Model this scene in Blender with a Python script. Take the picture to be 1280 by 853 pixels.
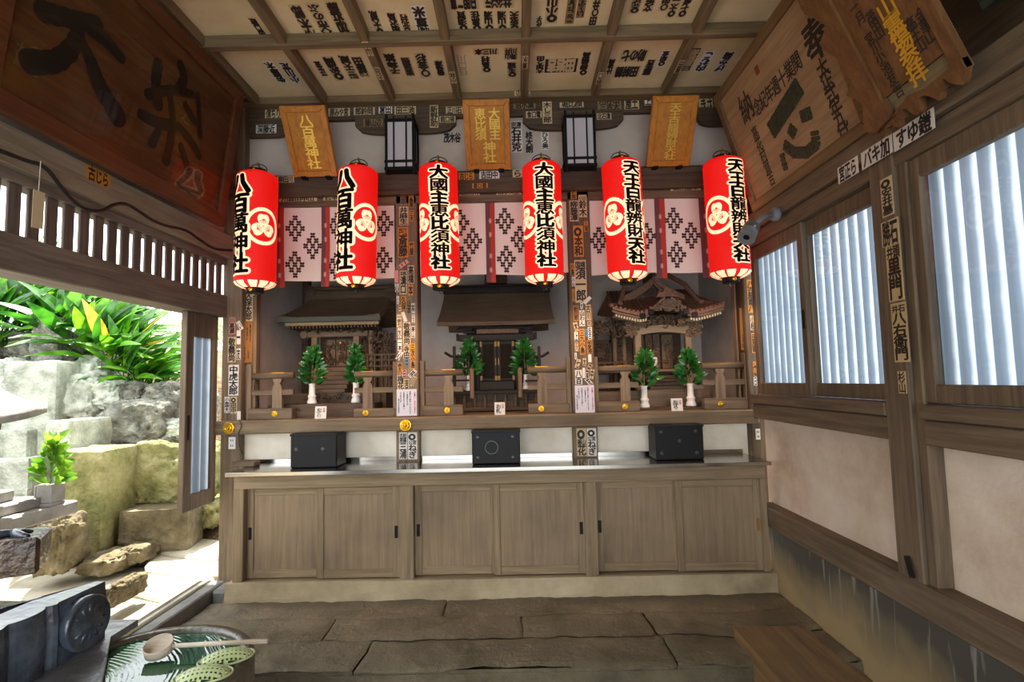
import bpy, bmesh, math, random
from mathutils import Vector, Matrix, noise
sc = bpy.context.scene
for o in list(bpy.data.objects): bpy.data.objects.remove(o)
COL = sc.collection
# ------------------------------------------------------------------ camera, sky, sun, exposure
EYE, FPX = 1.40, 660.0
camd = bpy.data.cameras.new('camera'); cam = bpy.data.objects.new('camera', camd); COL.objects.link(cam)
camd.sensor_width = 36; camd.lens = FPX / 1280 * 36; camd.clip_start = .05; camd.clip_end = 200
CR = (Matrix.Rotation(math.radians(.35), 3, 'Z') @ Matrix.Rotation(math.pi/2 + math.radians(4.25), 3, 'X')
      @ Matrix.Rotation(-math.radians(1.27), 3, 'Z'))
cam.matrix_world = Matrix.Translation((0, 0, EYE)) @ CR.to_4x4()
sc.camera = cam
sc.view_settings.view_transform = 'Standard'; sc.view_settings.look = 'None'
sc.view_settings.gamma = 1; sc.view_settings.use_curve_mapping = False
sc.view_settings.exposure = EXPOSURE = 2.0
wd = bpy.data.worlds.new('sky'); sc.world = wd; wd.use_nodes = True
wd.node_tree.nodes['Background'].inputs['Color'].default_value = (.92, .96, 1, 1)
wd.node_tree.nodes['Background'].inputs['Strength'].default_value = 1.5
sund = bpy.data.lights.new('sun', 'SUN'); sund.energy = 6.5; sund.angle = math.radians(.6); sund.color = (1, .93, .8)
sun = bpy.data.objects.new('sun', sund); COL.objects.link(sun)
sun.rotation_euler = Vector((-.20, .42, .86)).to_track_quat('Z', 'Y').to_euler()

# ------------------------------------------------------------------ placing helpers: a point of the survey -> a point on a real plane
C0 = Vector((0, 0, EYE))
def ray(px, py): return CR @ Vector(((px-640)/FPX, -(py-426.5)/FPX, -1))
def onY(px, py, Y): d = ray(px, py); return C0 + d*(Y/d.y)
def onX(px, py, X): d = ray(px, py); return C0 + d*(X/d.x)
def onZ(px, py, Z): d = ray(px, py); return C0 + d*((Z-EYE)/d.z)
def V(*a): return Vector(a)
R = random.Random(7)
def rnd(a, b): return R.uniform(a, b)

# ------------------------------------------------------------------ object helpers
ORG = {}
def props(o, label=None, cat=None, group=None, kind=None):
    if label: o['label'] = label
    if cat: o['category'] = cat
    if group: o['group'] = group
    if kind: o['kind'] = kind
    return o
def thing(name, label, cat, loc, group=None):
    o = bpy.data.objects.new(name, None); COL.objects.link(o)
    o.empty_display_size = .05; o.location = loc; ORG[o.name] = Vector(loc)
    return props(o, label, cat, group)
def copy_tree(o, parent=None):
    c = o.copy(); COL.objects.link(c); c.parent = parent
    for ch in o.children: copy_tree(ch, c)
    return c

class MB:
    def __init__(s): s.bm = bmesh.new(); s.mi = 0; s.sm = False
    def face(s, vs):
        try: f = s.bm.faces.new(vs)
        except ValueError: return None
        f.material_index = s.mi; f.smooth = s.sm; return f
    def poly(s, pts): return s.face([s.bm.verts.new(p) for p in pts])
    def hexa(s, p, bevel=0):
        v = [s.bm.verts.new(q) for q in p]
        fs = [s.face([v[i] for i in f]) for f in ((0,3,2,1),(4,5,6,7),(0,1,5,4),(1,2,6,5),(2,3,7,6),(3,0,4,7))]
        if bevel:
            es = list({e for f in fs if f for e in f.edges})
            r = bmesh.ops.bevel(s.bm, geom=es, offset=bevel, segments=1, affect='EDGES', clamp_overlap=True)
            for f in r['faces']: f.material_index = s.mi
        return v
    def box(s, x0, x1, y0, y1, z0, z1, bevel=0):
        return s.hexa([(x0,y0,z0),(x1,y0,z0),(x1,y1,z0),(x0,y1,z0),(x0,y0,z1),(x1,y0,z1),(x1,y1,z1),(x0,y1,z1)], bevel)
    def obox(s, c, ux, uy, uz, sx, sy, sz, bevel=0):
        c = Vector(c); a, b, d = Vector(ux)*sx/2, Vector(uy)*sy/2, Vector(uz)*sz/2
        return s.hexa([c-a-b-d, c+a-b-d, c+a+b-d, c-a+b-d, c-a-b+d, c+a-b+d, c+a+b+d, c-a+b+d], bevel)
    def bar(s, p, q, w, h, up=(0,0,1), bevel=0):
        p, q = Vector(p), Vector(q); d = (q-p); L = d.length; d.normalize()
        u = d.cross(Vector(up)); 
        if u.length < 1e-4: u = d.cross(Vector((0,1,0)))
        u.normalize(); n = u.cross(d)
        return s.obox((p+q)/2, d, u, n, L, w, h, bevel)
    def ring(s, c, u, v, r, n, r2=None):
        return [s.bm.verts.new(c + u*(r*math.cos(2*math.pi*i/n)) + v*((r2 or r)*math.sin(2*math.pi*i/n))) for i in range(n)]
    def skin(s, rings, caps=True):
        n = len(rings[0])
        for a, b in zip(rings, rings[1:]):
            for i in range(n): s.face([a[i], a[(i+1)%n], b[(i+1)%n], b[i]])
        if caps:
            sm = s.sm; s.sm = False
            s.face(list(reversed(rings[0]))); s.face(rings[-1]); s.sm = sm
    def cyl(s, p, q, r, r2=None, n=14, caps=True):
        p, q = Vector(p), Vector(q); d = (q-p).normalized()
        u = d.orthogonal().normalized(); v = d.cross(u)
        s.skin([s.ring(p, u, v, r, n), s.ring(q, u, v, r if r2 is None else r2, n)], caps)
    def tube(s, pts, r, n=8, rr=None):
        pts = [Vector(p) for p in pts]; rings = []; u = None
        for i, p in enumerate(pts):
            d = (pts[min(i+1, len(pts)-1)] - pts[max(i-1, 0)]).normalized()
            if u is None: u = d.orthogonal().normalized()
            else: u = (u - d*u.dot(d)).normalized()
            rings.append(s.ring(p, u, d.cross(u), rr[i] if rr else r, n))
        s.skin(rings)
    def lathe(s, c, prof, n=24, ax=(0,0,1), caps=True):
        c = Vector(c); a = Vector(ax).normalized()
        u = Vector((1,0,0)) if abs(a.x) < .9 else Vector((0,1,0)); u = (u-a*u.dot(a)).normalized(); v = a.cross(u)
        s.skin([s.ring(c+a*z, u, v, max(r, 1e-4), n) for r, z in prof], caps)
    def prism(s, pts, ext, bevel=0):
        e = Vector(ext); a = [s.bm.verts.new(p) for p in pts]; b = [s.bm.verts.new(Vector(p)+e) for p in pts]; n = len(a)
        sm = s.sm; s.sm = False
        s.face(list(reversed(a))); s.face(b); s.sm = sm
        for i in range(n): s.face([a[i], a[(i+1)%n], b[(i+1)%n], b[i]])
    def grid(s, f, nu, nv, thick=None):
        g = [[s.bm.verts.new(f(i/nu, j/nv)) for j in range(nv+1)] for i in range(nu+1)]
        for i in range(nu):
            for j in range(nv): s.face([g[i][j], g[i+1][j], g[i+1][j+1], g[i][j+1]])
        if thick is not None:
            t = Vector(thick)
            h = [[s.bm.verts.new(g[i][j].co + t) for j in range(nv+1)] for i in range(nu+1)]
            for i in range(nu):
                for j in range(nv): s.face([h[i][j+1], h[i+1][j+1], h[i+1][j], h[i][j]])
            for i in range(nu):
                s.face([g[i+1][0], g[i][0], h[i][0], h[i+1][0]]); s.face([g[i][nv], g[i+1][nv], h[i+1][nv], h[i][nv]])
            for j in range(nv):
                s.face([g[0][j], g[0][j+1], h[0][j+1], h[0][j]]); s.face([g[nu][j+1], g[nu][j], h[nu][j], h[nu][j+1]])
    def build(s, name, mats, parent=None, origin=None, recalc=True):
        bm = s.bm
        if recalc: bmesh.ops.recalc_face_normals(bm, faces=bm.faces)
        if parent is not None: org = ORG[parent.name]
        elif origin is not None: org = Vector(origin)
        else:
            xs = [v.co for v in bm.verts]
            lo = Vector([min(c[k] for c in xs) for k in range(3)]); hi = Vector([max(c[k] for c in xs) for k in range(3)])
            org = Vector(((lo.x+hi.x)/2, (lo.y+hi.y)/2, lo.z))
        bmesh.ops.translate(bm, verts=bm.verts, vec=-org)
        me = bpy.data.meshes.new(name); bm.to_mesh(me); bm.free()
        for m in (mats if isinstance(mats, (list, tuple)) else [mats]): me.materials.append(m)
        o = bpy.data.objects.new(name, me); COL.objects.link(o)
        if parent is not None: o.parent = parent
        else: o.location = org
        ORG[o.name] = org
        return o
TRIM = [0]
def struct(name, mb, mats):
    if name.startswith('trim_'): TRIM[0] += 1; name = 'trim_%d' % TRIM[0]
    else:
        for k in ('wall_altar_left', 'wall_altar_right', 'wall_back', 'wall_right', 'wall_left', 'wall_front', 'ceiling', 'floor', 'ground'):
            if name.startswith(k): name = k.replace('altar_', ''); break
    return props(mb.build(name, mats), kind='structure')
def solo(name, mb, mats, label, cat, group=None): return props(mb.build(name, mats), label, cat, group)

# ------------------------------------------------------------------ materials
def lin(h):
    h = h.lstrip('#'); c = [int(h[i:i+2], 16)/255 for i in (0, 2, 4)]
    return tuple([x/12.92 if x <= .04045 else ((x+.055)/1.055)**2.4 for x in c] + [1])
MATS = {}
def base(name):
    m = bpy.data.materials.new(name); m.use_nodes = True; nt = m.node_tree
    return m, nt, nt.nodes['Principled BSDF'], nt.nodes, nt.links
def plain(name, col, rough=.6, metal=0, emit=0, ecol=None, trans=0, spec=None, nscale=6, nvar=.12, bump=0):
    m, nt, b, N, L = base(name); c = lin(col)
    b.inputs['Roughness'].default_value = rough; b.inputs['Metallic'].default_value = metal
    if spec is not None: b.inputs['Specular IOR Level'].default_value = spec
    tc = N.new('ShaderNodeTexCoord'); nz = N.new('ShaderNodeTexNoise'); nz.inputs['Scale'].default_value = nscale; nz.inputs['Detail'].default_value = 5
    L.new(tc.outputs['Object'], nz.inputs['Vector'])
    mx = N.new('ShaderNodeMix'); mx.data_type = 'RGBA'
    mx.inputs[6].default_value = tuple(x*(1-nvar*2) for x in c[:3]) + (1,); mx.inputs[7].default_value = tuple(min(1, x*(1+nvar)) for x in c[:3]) + (1,)
    L.new(nz.outputs['Fac'], mx.inputs[0]); L.new(mx.outputs[2], b.inputs['Base Color'])
    if emit:
        b.inputs['Emission Color'].default_value = lin(ecol or col); b.inputs['Emission Strength'].default_value = emit
    if bump:
        bp = N.new('ShaderNodeBump'); bp.inputs['Strength'].default_value = bump; bp.inputs['Distance'].default_value = .01
        L.new(nz.outputs['Fac'], bp.inputs['Height']); L.new(bp.outputs['Normal'], b.inputs['Normal'])
    MATS[name] = m; return m
def wood(name, c1, c2, axis='x', rough=.65, scale=1.0, stain=.35, bump=.25, spec=.35, c3=None):
    m, nt, b, N, L = base(name)
    tc = N.new('ShaderNodeTexCoord'); mp = N.new('ShaderNodeMapping')
    k = {'x': (1.2, 22, 22), 'y': (22, 1.2, 22), 'z': (22, 22, 1.2)}[axis]
    mp.inputs['Scale'].default_value = tuple(v*scale for v in k); L.new(tc.outputs['Object'], mp.inputs['Vector'])
    n1 = N.new('ShaderNodeTexNoise'); n1.inputs['Scale'].default_value = 1.6; n1.inputs['Detail'].default_value = 8; n1.inputs['Roughness'].default_value = .65; n1.inputs['Distortion'].default_value = .4
    L.new(mp.outputs[0], n1.inputs['Vector'])
    rp = N.new('ShaderNodeValToRGB'); rp.color_ramp.elements[0].position = .32; rp.color_ramp.elements[1].position = .68
    rp.color_ramp.elements[0].color = lin(c2); rp.color_ramp.elements[1].color = lin(c1); L.new(n1.outputs['Fac'], rp.inputs['Fac'])
    n2 = N.new('ShaderNodeTexNoise'); n2.inputs['Scale'].default_value = 2.3; n2.inputs['Detail'].default_value = 4; L.new(tc.outputs['Object'], n2.inputs['Vector'])
    mr = N.new('ShaderNodeMapRange'); mr.inputs['From Min'].default_value = .42; mr.inputs['From Max'].default_value = .75; mr.inputs['To Max'].default_value = stain
    L.new(n2.outputs['Fac'], mr.inputs['Value'])
    mx = N.new('ShaderNodeMix'); mx.data_type = 'RGBA'; mx.blend_type = 'MIX'
    L.new(mr.outputs[0], mx.inputs[0]); L.new(rp.outputs['Color'], mx.inputs[6])
    mx.inputs[7].default_value = lin(c3) if c3 else tuple(x*.55 for x in lin(c2)[:3]) + (1,)
    L.new(mx.outputs[2], b.inputs['Base Color'])
    bp = N.new('ShaderNodeBump'); bp.inputs['Strength'].default_value = bump; bp.inputs['Distance'].default_value = .004
    L.new(n1.outputs['Fac'], bp.inputs['Height']); L.new(bp.outputs['Normal'], b.inputs['Normal'])
    b.inputs['Roughness'].default_value = rough; b.inputs['Specular IOR Level'].default_value = spec
    MATS[name] = m; return m
def mottled(name, cols, scale=3, rough=.85, bump=.5, bdist=.02, fine=40, spec=.3, zgrad=None):
    """several tones over a noise field, a fine noise in the bump"""
    m, nt, b, N, L = base(name)
    tc = N.new('ShaderNodeTexCoord'); n1 = N.new('ShaderNodeTexNoise'); n1.inputs['Scale'].default_value = scale; n1.inputs['Detail'].default_value = 9; n1.inputs['Roughness'].default_value = .62
    L.new(tc.outputs['Object'], n1.inputs['Vector'])
    rp = N.new('ShaderNodeValToRGB'); cr = rp.color_ramp
    while len(cr.elements) < len(cols): cr.elements.new(.5)
    for i, c in enumerate(cols):
        cr.elements[i].position = .3 + .4*i/max(1, len(cols)-1); cr.elements[i].color = lin(c)
    L.new(n1.outputs['Fac'], rp.inputs['Fac']); L.new(rp.outputs['Color'], b.inputs['Base Color'])
    n2 = N.new('ShaderNodeTexNoise'); n2.inputs['Scale'].default_value = fine; n2.inputs['Detail'].default_value = 6; L.new(tc.outputs['Object'], n2.inputs['Vector'])
    ad = N.new('ShaderNodeMath'); ad.operation = 'ADD'; L.new(n1.outputs['Fac'], ad.inputs[0]); L.new(n2.outputs['Fac'], ad.inputs[1])
    bp = N.new('ShaderNodeBump'); bp.inputs['Strength'].default_value = bump; bp.inputs['Distance'].default_value = bdist
    L.new(ad.outputs[0], bp.inputs['Height']); L.new(bp.outputs['Normal'], b.inputs['Normal'])
    b.inputs['Roughness'].default_value = rough; b.inputs['Specular IOR Level'].default_value = spec
    MATS[name] = m; return m
def leafmat(name, c1, c2, tr=.45, rough=.3):
    m, nt, b, N, L = base(name)
    tc = N.new('ShaderNodeTexCoord'); nz = N.new('ShaderNodeTexNoise'); nz.inputs['Scale'].default_value = 9; L.new(tc.outputs['Object'], nz.inputs['Vector'])
    mx = N.new('ShaderNodeMix'); mx.data_type = 'RGBA'; mx.inputs[6].default_value = lin(c1); mx.inputs[7].default_value = lin(c2)
    mr = N.new('ShaderNodeMapRange'); mr.inputs['From Min'].default_value = .35; mr.inputs['From Max'].default_value = .65; L.new(nz.outputs['Fac'], mr.inputs['Value'])
    L.new(mr.outputs[0], mx.inputs[0]); L.new(mx.outputs[2], b.inputs['Base Color']); b.inputs['Roughness'].default_value = rough
    t = N.new('ShaderNodeBsdfTranslucent'); L.new(mx.outputs[2], t.inputs['Color'])
    ms = N.new('ShaderNodeMixShader'); ms.inputs[0].default_value = tr
    L.new(b.outputs[0], ms.inputs[1]); L.new(t.outputs[0], ms.inputs[2]); L.new(ms.outputs[0], N['Material Output'].inputs['Surface'])
    MATS[name] = m; return m

W_POST = wood('post_wood', '8a7860', '5d4e3d', 'z')
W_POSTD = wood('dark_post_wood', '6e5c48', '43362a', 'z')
W_BX = wood('beam_wood_x', '7d6b54', '4f4133', 'x')
W_BY = wood('beam_wood_y', '7d6b54', '4f4133', 'y')
W_DX = wood('dark_beam_x', '5f4f3c', '3a2f25', 'x')
W_LY = wood('grey_left_wood_y', '8a7d70', '5d5248', 'y')
W_LB = wood('pale_left_beam_y', 'a3957f', '7a6d5a', 'y')
W_LZ = wood('grey_lattice_wood', '7a6d62', '4e443c', 'z')
W_DY = wood('dark_beam_y', '5f4f3c', '3a2f25', 'y')
W_CX = wood('ceiling_beam_x', '857152', '5c4c36', 'x')
W_CY = wood('ceiling_beam_y', '857152', '5c4c36', 'y')
W_RX = wood('right_wall_wood_y', '7c6a54', '55473a', 'y', stain=.3)
W_RZ = wood('right_wall_wood_z', '7c6a54', '55473a', 'z', stain=.3)
W_LEDGE = wood('ledge_wood', '88765c', '5f4f3c', 'x', stain=.5)
W_CABX = wood('cabinet_rail_wood', '9f8a6c', '75634a', 'x', stain=.3)
W_CABZ = wood('cabinet_stile_wood', '9b866a', '736148', 'z', stain=.35)
W_PANEL = wood('cabinet_panel_wood', '9a8468', '7d6a52', 'z', stain=.5, c3='55453a')
W_PLQ = wood('plaque_wood', 'bd7f2c', '9a6420', 'z', rough=.45, stain=.1, bump=.1)
W_PLQF = wood('plaque_frame_wood', 'c4812c', '9c6122', 'z', rough=.4, stain=.1, bump=.1)
W_BIGF = wood('big_board_frame_wood', '6e3f22', '4c2a17', 'y', rough=.4, stain=.3)
W_BIG = wood('big_board_wood', '7d4a22', '55301a', 'y', rough=.35, stain=.4, bump=.15)
W_VOT = wood('votive_board_wood', 'a98c6a', '876c50', 'y', rough=.6, stain=.3, c3='7a5230')
W_VOTF = wood('votive_frame_wood', '7d6442', '5a4730', 'y', rough=.6)
W_ROUGH = wood('rough_edge_board_wood', '7a5430', '553820', 'z', rough=.5)
W_BENCH = wood('bench_wood', '80643f', '543f28', 'y', rough=.55, stain=.5)
W_SHR = wood('shrine_wood', '86715a', '5a4a3a', 'x', stain=.3, scale=2)
W_SHRZ = wood('shrine_wood_z', '8d765d', '5f4e3a', 'z', stain=.3, scale=2)
W_SHRD = wood('shrine_dark_wood', '66543f', '3d3126', 'x', stain=.3, scale=2)
W_SHRR = wood('shrine_reddish_wood', '9a7058', '6b4b3a', 'y', stain=.2, scale=2)
W_BLK = wood('black_lacquer_wood', '2e2822', '1a1611', 'x', rough=.55, spec=.2, stain=.3)
W_SHING = wood('shingle_roof', '7d6850', '58483a', 'x', scale=2.5, bump=.6)
W_BOARDY = wood('ochre_board', '9a6a2e', '7a5020', 'z', rough=.6)
PLASTER = mottled('white_plaster', ['a49a8e', 'b5aca1', 'bfb7ad'], 2.2, .9, .15, .01, 60)
PLASTR = mottled('right_wall_plaster', ['b8a18a', 'd3c1ac', 'e0d1c0'], 2.6, .9, .2, .01, 50)
PLASTG = mottled('alcove_plaster', ['b3a9a1', 'c9c0b9', 'd8d0ca'], 1.8, .9, .15, .01, 60)
CEILP = mottled('ceiling_panel', ['c8b48a', 'd6c39a', 'e0d0aa'], 2.5, .85, .05, .005, 60)
CREAMP = mottled('cream_panel', ['cfc4ae', 'e2dac9', 'ece6d8'], 3.5, .75, .1, .005, 60)
INK = plain('ink', '14110f', .6, nvar=.05)
PAPER = {'k': plain('kraft_paper', 'c9b48c', .8), 'o': plain('orange_paper', 'c98528', .8), 'w': plain('white_paper', 'ded8cf', .8),
         'y': plain('straw_paper', 'c9b080', .8), 'd': plain('brown_paper', '8a7350', .8), 'b': plain('blue_paper', '6f9ac0', .8),
         'r': plain('pink_paper', 'd89890', .8), 'c': plain('cyan_paper', '3fa0c8', .7), 'p': plain('lilac_white_paper', 'd6d3dc', .8), 'i': INK}
REDINK = plain('red_ink', 'b03a20', .7)
GOLD = plain('gold_leaf', 'e8c455', .35, metal=.55, nvar=.2)
BRASS = plain('brass', 'd9a52e', .25, metal=.95, nscale=20)
BLACKM = plain('black_metal', '0e0f11', .5, spec=.25, nvar=.3, nscale=12, bump=.1)
STEEL = plain('stainless_steel', 'a9a6a0', .16, metal=1, nvar=.06)
CABLE = plain('black_cable', '1a1715', .5)
CERAM = plain('white_ceramic', 'eceae4', .15)
LEAF = leafmat('sakaki_leaf', '174a1d', '35762f', .12, .2)
LEAFO = leafmat('aspidistra_leaf', '2a6410', '6cab20', .5, .35)
LEAFO2 = leafmat('aspidistra_leaf_dark', '174312', '3d7a1c', .4, .35)
LEAFY = leafmat('yellow_leaf', 'c99b1e', 'e0b63c', .4, .4)
LEAFD = leafmat('dry_leaf', '6a5030', '8a7048', .3, .7)
STEM = plain('leaf_stem', '5d6b2c', .6)
DARKGREEN = plain('dark_green_metal', '0f241a', .5)
STONE_P = mottled('pale_tooled_stone', ['70756a', 'a8ad9f', 'c8ccbf'], 6, .9, .6, .02, 45)
STONE_B = mottled('brown_boulder', ['3d3628', '62583f', '837860'], 5, .9, .8, .04, 25)
STONE_M = mottled('mossy_boulder', ['4c4f2b', '7d7b4c', 'a59e76'], 4, .9, .8, .04, 25)
STONE_G = mottled('grey_tufa', ['3a3b32', '75756a', 'a5a497'], 7, .95, 1, .05, 20)
STONE_W = mottled('white_granite', ['8a8986', 'a5a39f', 'b5b3af'], 8, .8, .3, .01, 60)
STONE_D = mottled('wet_black_sheen_stone', ['1a1d23', '39404b', '5d6878'], 6, .22, .3, .01, 30, spec=.8)  # black stone, its bluish wet sheen put into the lighter tones
STONE_T = mottled('rim_reflection_stone', ['70757b', '8d9298', 'a3a8ad'], 5, .25, .3, .01, 40, spec=.6)  # bright outdoor reflection on the rim top, put into a paler colour
STONE_WET = mottled('wet_basin_stone', ['3b352c', '554d40', '6d6455'], 5, .25, .4, .01, 40, spec=.6)
PATH = mottled('path_stone', ['7d7564', '9b937f', 'b0a896'], 4, .85, .4, .01, 30)
SOIL = mottled('soil', ['2f2518', '4d3d28', '6b5638'], 6, .95, .8, .03, 30)
CURB = mottled('curb_stone', ['5a5a58', '74736f', '86847e'], 5, .7, .4, .01, 40)
PLINTH = mottled('plinth_concrete', ['8b7b5f', 'a8987a', 'b9aa8c'], 3, .85, .35, .01, 40)
# ------------------------------------------------------------------ lettering
_fc = bpy.data.curves.new('letter_source', 'FONT'); _fc.resolution_u = 2; _fc.fill_mode = 'FRONT'
_fo = bpy.data.objects.new('letter_source', _fc); COL.objects.link(_fo)
_gl = {}
def glyph(ch, cuts=0):
    if (ch, cuts) in _gl: return _gl[ch, cuts]
    _fc.body = ch; bpy.context.view_layer.update()
    me = bpy.data.meshes.new_from_object(_fo.evaluated_get(bpy.context.evaluated_depsgraph_get()))
    bm = bmesh.new(); bm.from_mesh(me); bpy.data.meshes.remove(me)
    if cuts:
        for k in range(1, cuts):
            bmesh.ops.bisect_plane(bm, geom=bm.verts[:]+bm.edges[:]+bm.faces[:], plane_co=(k/cuts, 0, 0), plane_no=(1, 0, 0))
    bm.verts.index_update()
    w = max([v.co.x for v in bm.verts] + [.01]); lo = min([v.co.x for v in bm.verts] + [0])
    adv = 1.0 if w > .62 else (w+lo)              # narrow characters keep their own advance
    vs = [(v.co.x/adv - .5, (v.co.y+.085)/.94 - .5) for v in bm.verts]
    fs = [[v.index for v in f.verts] for f in bm.faces]
    bm.free(); _gl[ch, cuts] = (vs, fs); return _gl[ch, cuts]
def put_text(mb, rows, mapf, w, h, bold=.03, n=6, lift=.001, fill=1.06, cuts=0, multi=.6, auto=False):
    """rows: 'ab/c/d' = rows from the top; mapf(x, y, lift) -> point"""
    rows = rows.split('/'); wt = [1 if len(r) == 1 or len(rows) == 1 else multi for r in rows]; tot = sum(wt); y = h/2
    offs = [(0, 0)] + [(bold*math.cos(2*math.pi*i/n), bold*math.sin(2*math.pi*i/n)) for i in range(n)] if bold else [(0, 0)]
    for r, q in zip(rows, wt):
        ch = h*q/tot; cw = w/len(r)
        for i, c in enumerate(r):
            if c == ' ': continue
            vs, fs = glyph(c, cuts)
            if auto:                                                            # fewer strokes, heavier strokes
                q_ = len(glyph(c, 0)[0]); bq = bold*(1.0 if q_ < 20 else .66 if q_ < 44 else .42)
                offs = [(0, 0)] + [(bq*math.cos(2*math.pi*i/n), bq*math.sin(2*math.pi*i/n)) for i in range(n)]
            cx = -w/2 + cw*(i+.5); cy = y - ch/2
            for k, (ox, oy) in enumerate(offs):
                bv = [mb.bm.verts.new(mapf(cx + (a+ox)*cw*fill, cy + (b+oy)*ch*fill, lift + k*2e-5)) for a, b in vs]
                for f in fs:
                    mb.face([bv[j] for j in f])
        y -= ch
def planemap(O, U, Vv):
    O, U, Vv = Vector(O), Vector(U).normalized(), Vector(Vv).normalized(); Nn = U.cross(Vv).normalized()
    return lambda x, y, l=0: O + U*x + Vv*y + Nn*l

STK = {}
def sticker(O, U, Vv, w, h, text, paper='k', ink=INK, label=None, group=None, rot=0, bold=.035, margin=.86, name='name_slip', n=4, thick=.0015, cat='sticker', extra=None):
    """a pasted paper slip: one thin sheet carrying its lettering"""
    U, Vv = Vector(U).normalized(), Vector(Vv).normalized()
    if rot:
        c, s_ = math.cos(rot), math.sin(rot); U, Vv = U*c + Vv*s_, Vv*c - U*s_
    f = planemap(O, U, Vv); mb = MB()
    if paper:
        mb.hexa([f(-w/2,-h/2,.0002), f(w/2,-h/2,.0002), f(w/2,h/2,.0002), f(-w/2,h/2,.0002), f(-w/2,-h/2,thick), f(w/2,-h/2,thick), f(w/2,h/2,thick), f(-w/2,h/2,thick)])
    mb.mi = 1
    if text: put_text(mb, text, f, w*margin, h*(margin+.06), bold, n, lift=thick+.0008)
    if extra: extra(mb, f)
    return solo(name, mb, [PAPER.get(paper, INK), ink], label, cat, group)
# ================================================================== the setting
YB = 3.80                                            # front of the posts of the shrine front
LW, RW = -2.10, 1.68                                 # inner faces of the left and right walls
# ---- floor of worn slabs, one step down towards the front
def slab_mb(x0, x1, rows, ztop, seed, zb=-.25):
    r = random.Random(seed); mb = MB()
    mb.box(x0, x1, rows[-1][0], rows[0][1], zb-.05, ztop-.03)
    for (y0, y1, n) in rows:
        xs = [x0] + sorted(x0 + (x1-x0)*(i+r.uniform(-.3, .3))/n for i in range(1, n)) + [x1]
        for a, b in zip(xs, xs[1:]):
            g = .004; z = ztop + r.uniform(-.004, .002); nx = max(3, int((b-a)/.02)); ny = max(3, int((y1-y0)/.02))
            jit = [r.uniform(-.012, .012) for _ in range(4)]
            def f(u, v, a=a, b=b, z=z, jit=jit):
                x = a+g+(b-a-2*g)*u + (jit[0]*(1-v)+jit[1]*v)*(1 if 0 < u < 1 else .2); y = y0+g+(y1-y0-2*g)*v + jit[2]*(1-u)*.6 + jit[3]*u*.6
                e = min(u, 1-u)*(b-a); e2 = min(v, 1-v)*(y1-y0); d = min(e, e2)
                zz = z - (.008 if d < .004 else 0) + .006*noise.noise((x*3, y*3, seed)) + .006*noise.noise((x*11, y*11, 2)) + .004*noise.noise((x*23, y*23, 5))
                x += .030*noise.noise((x*1.7, y*2.3, 4)) + .012*noise.noise((x*6, y*6, 9)); y += .045*noise.noise((x*2.1, y*1.3, 7)) + .016*noise.noise((x*7, y*7, 1)); return (x, y, zz)
            mb.sm = True; mb.grid(f, nx, ny)
            mb.sm = False
            for q0, q1 in (((a+g, y0+g), (b-g, y0+g)),):
                mb.poly([(q0[0], q0[1], z-.012), (q1[0], q1[1], z-.012), (q1[0], q1[1], zb), (q0[0], q0[1], zb)])
    return mb
m, nt, b, N, L = base('floor_stone')
tc = N.new('ShaderNodeTexCoord'); n1 = N.new('ShaderNodeTexNoise'); n1.inputs['Scale'].default_value = 3.4; n1.inputs['Detail'].default_value = 12; n1.inputs['Roughness'].default_value = .7
L.new(tc.outputs['Object'], n1.inputs['Vector']); rp = N.new('ShaderNodeValToRGB'); rp.color_ramp.elements[0].position = .3; rp.color_ramp.elements[1].position = .7
rp.color_ramp.elements[0].color = lin('4a4230'); rp.color_ramp.elements[1].color = lin('867a62'); e = rp.color_ramp.elements.new(.5); e.color = lin('6b614c')
L.new(n1.outputs['Fac'], rp.inputs['Fac']); L.new(rp.outputs['Color'], b.inputs['Base Color'])
n2 = N.new('ShaderNodeTexNoise'); n2.inputs['Scale'].default_value = 22; n2.inputs['Detail'].default_value = 9; n2.inputs['Roughness'].default_value = .7; L.new(tc.outputs['Object'], n2.inputs['Vector'])
bp = N.new('ShaderNodeBump'); bp.inputs['Strength'].default_value = 1; bp.inputs['Distance'].default_value = .022; L.new(n2.outputs['Fac'], bp.inputs['Height']); L.new(bp.outputs['Normal'], b.inputs['Normal'])
mr = N.new('ShaderNodeMapRange'); mr.inputs['From Min'].default_value = .4; mr.inputs['From Max'].default_value = .6; mr.inputs['To Min'].default_value = .42; mr.inputs['To Max'].default_value = .8
L.new(n1.outputs['Fac'], mr.inputs['Value']); L.new(mr.outputs[0], b.inputs['Roughness']); FLOOR = m
struct('floor', slab_mb(-2.02, 1.66, [(3.28, 3.56, 2), (3.0, 3.28, 4), (2.70, 3.0, 3)], 0.0, 3), FLOOR)
struct('floor_lower', slab_mb(-2.02, 1.66, [(2.2, 2.70, 5), (1.6, 2.2, 4), (.9, 1.6, 4), (0, .9, 3), (-1.2, 0, 3), (-2.6, -1.2, 3)], -.09, 5), FLOOR)
mb = MB(); mb.box(-2.24, -2.03, 0.0, 3.72, -.1, .075, .008); struct('trim_threshold', mb, CURB)
mb = MB(); mb.box(-2.13, -2.11, 0.0, 3.7, .075, .082); mb.box(-2.19, -2.17, 0.0, 3.7, .075, .082); struct('trim_threshold_rails', mb, STEEL)

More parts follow.
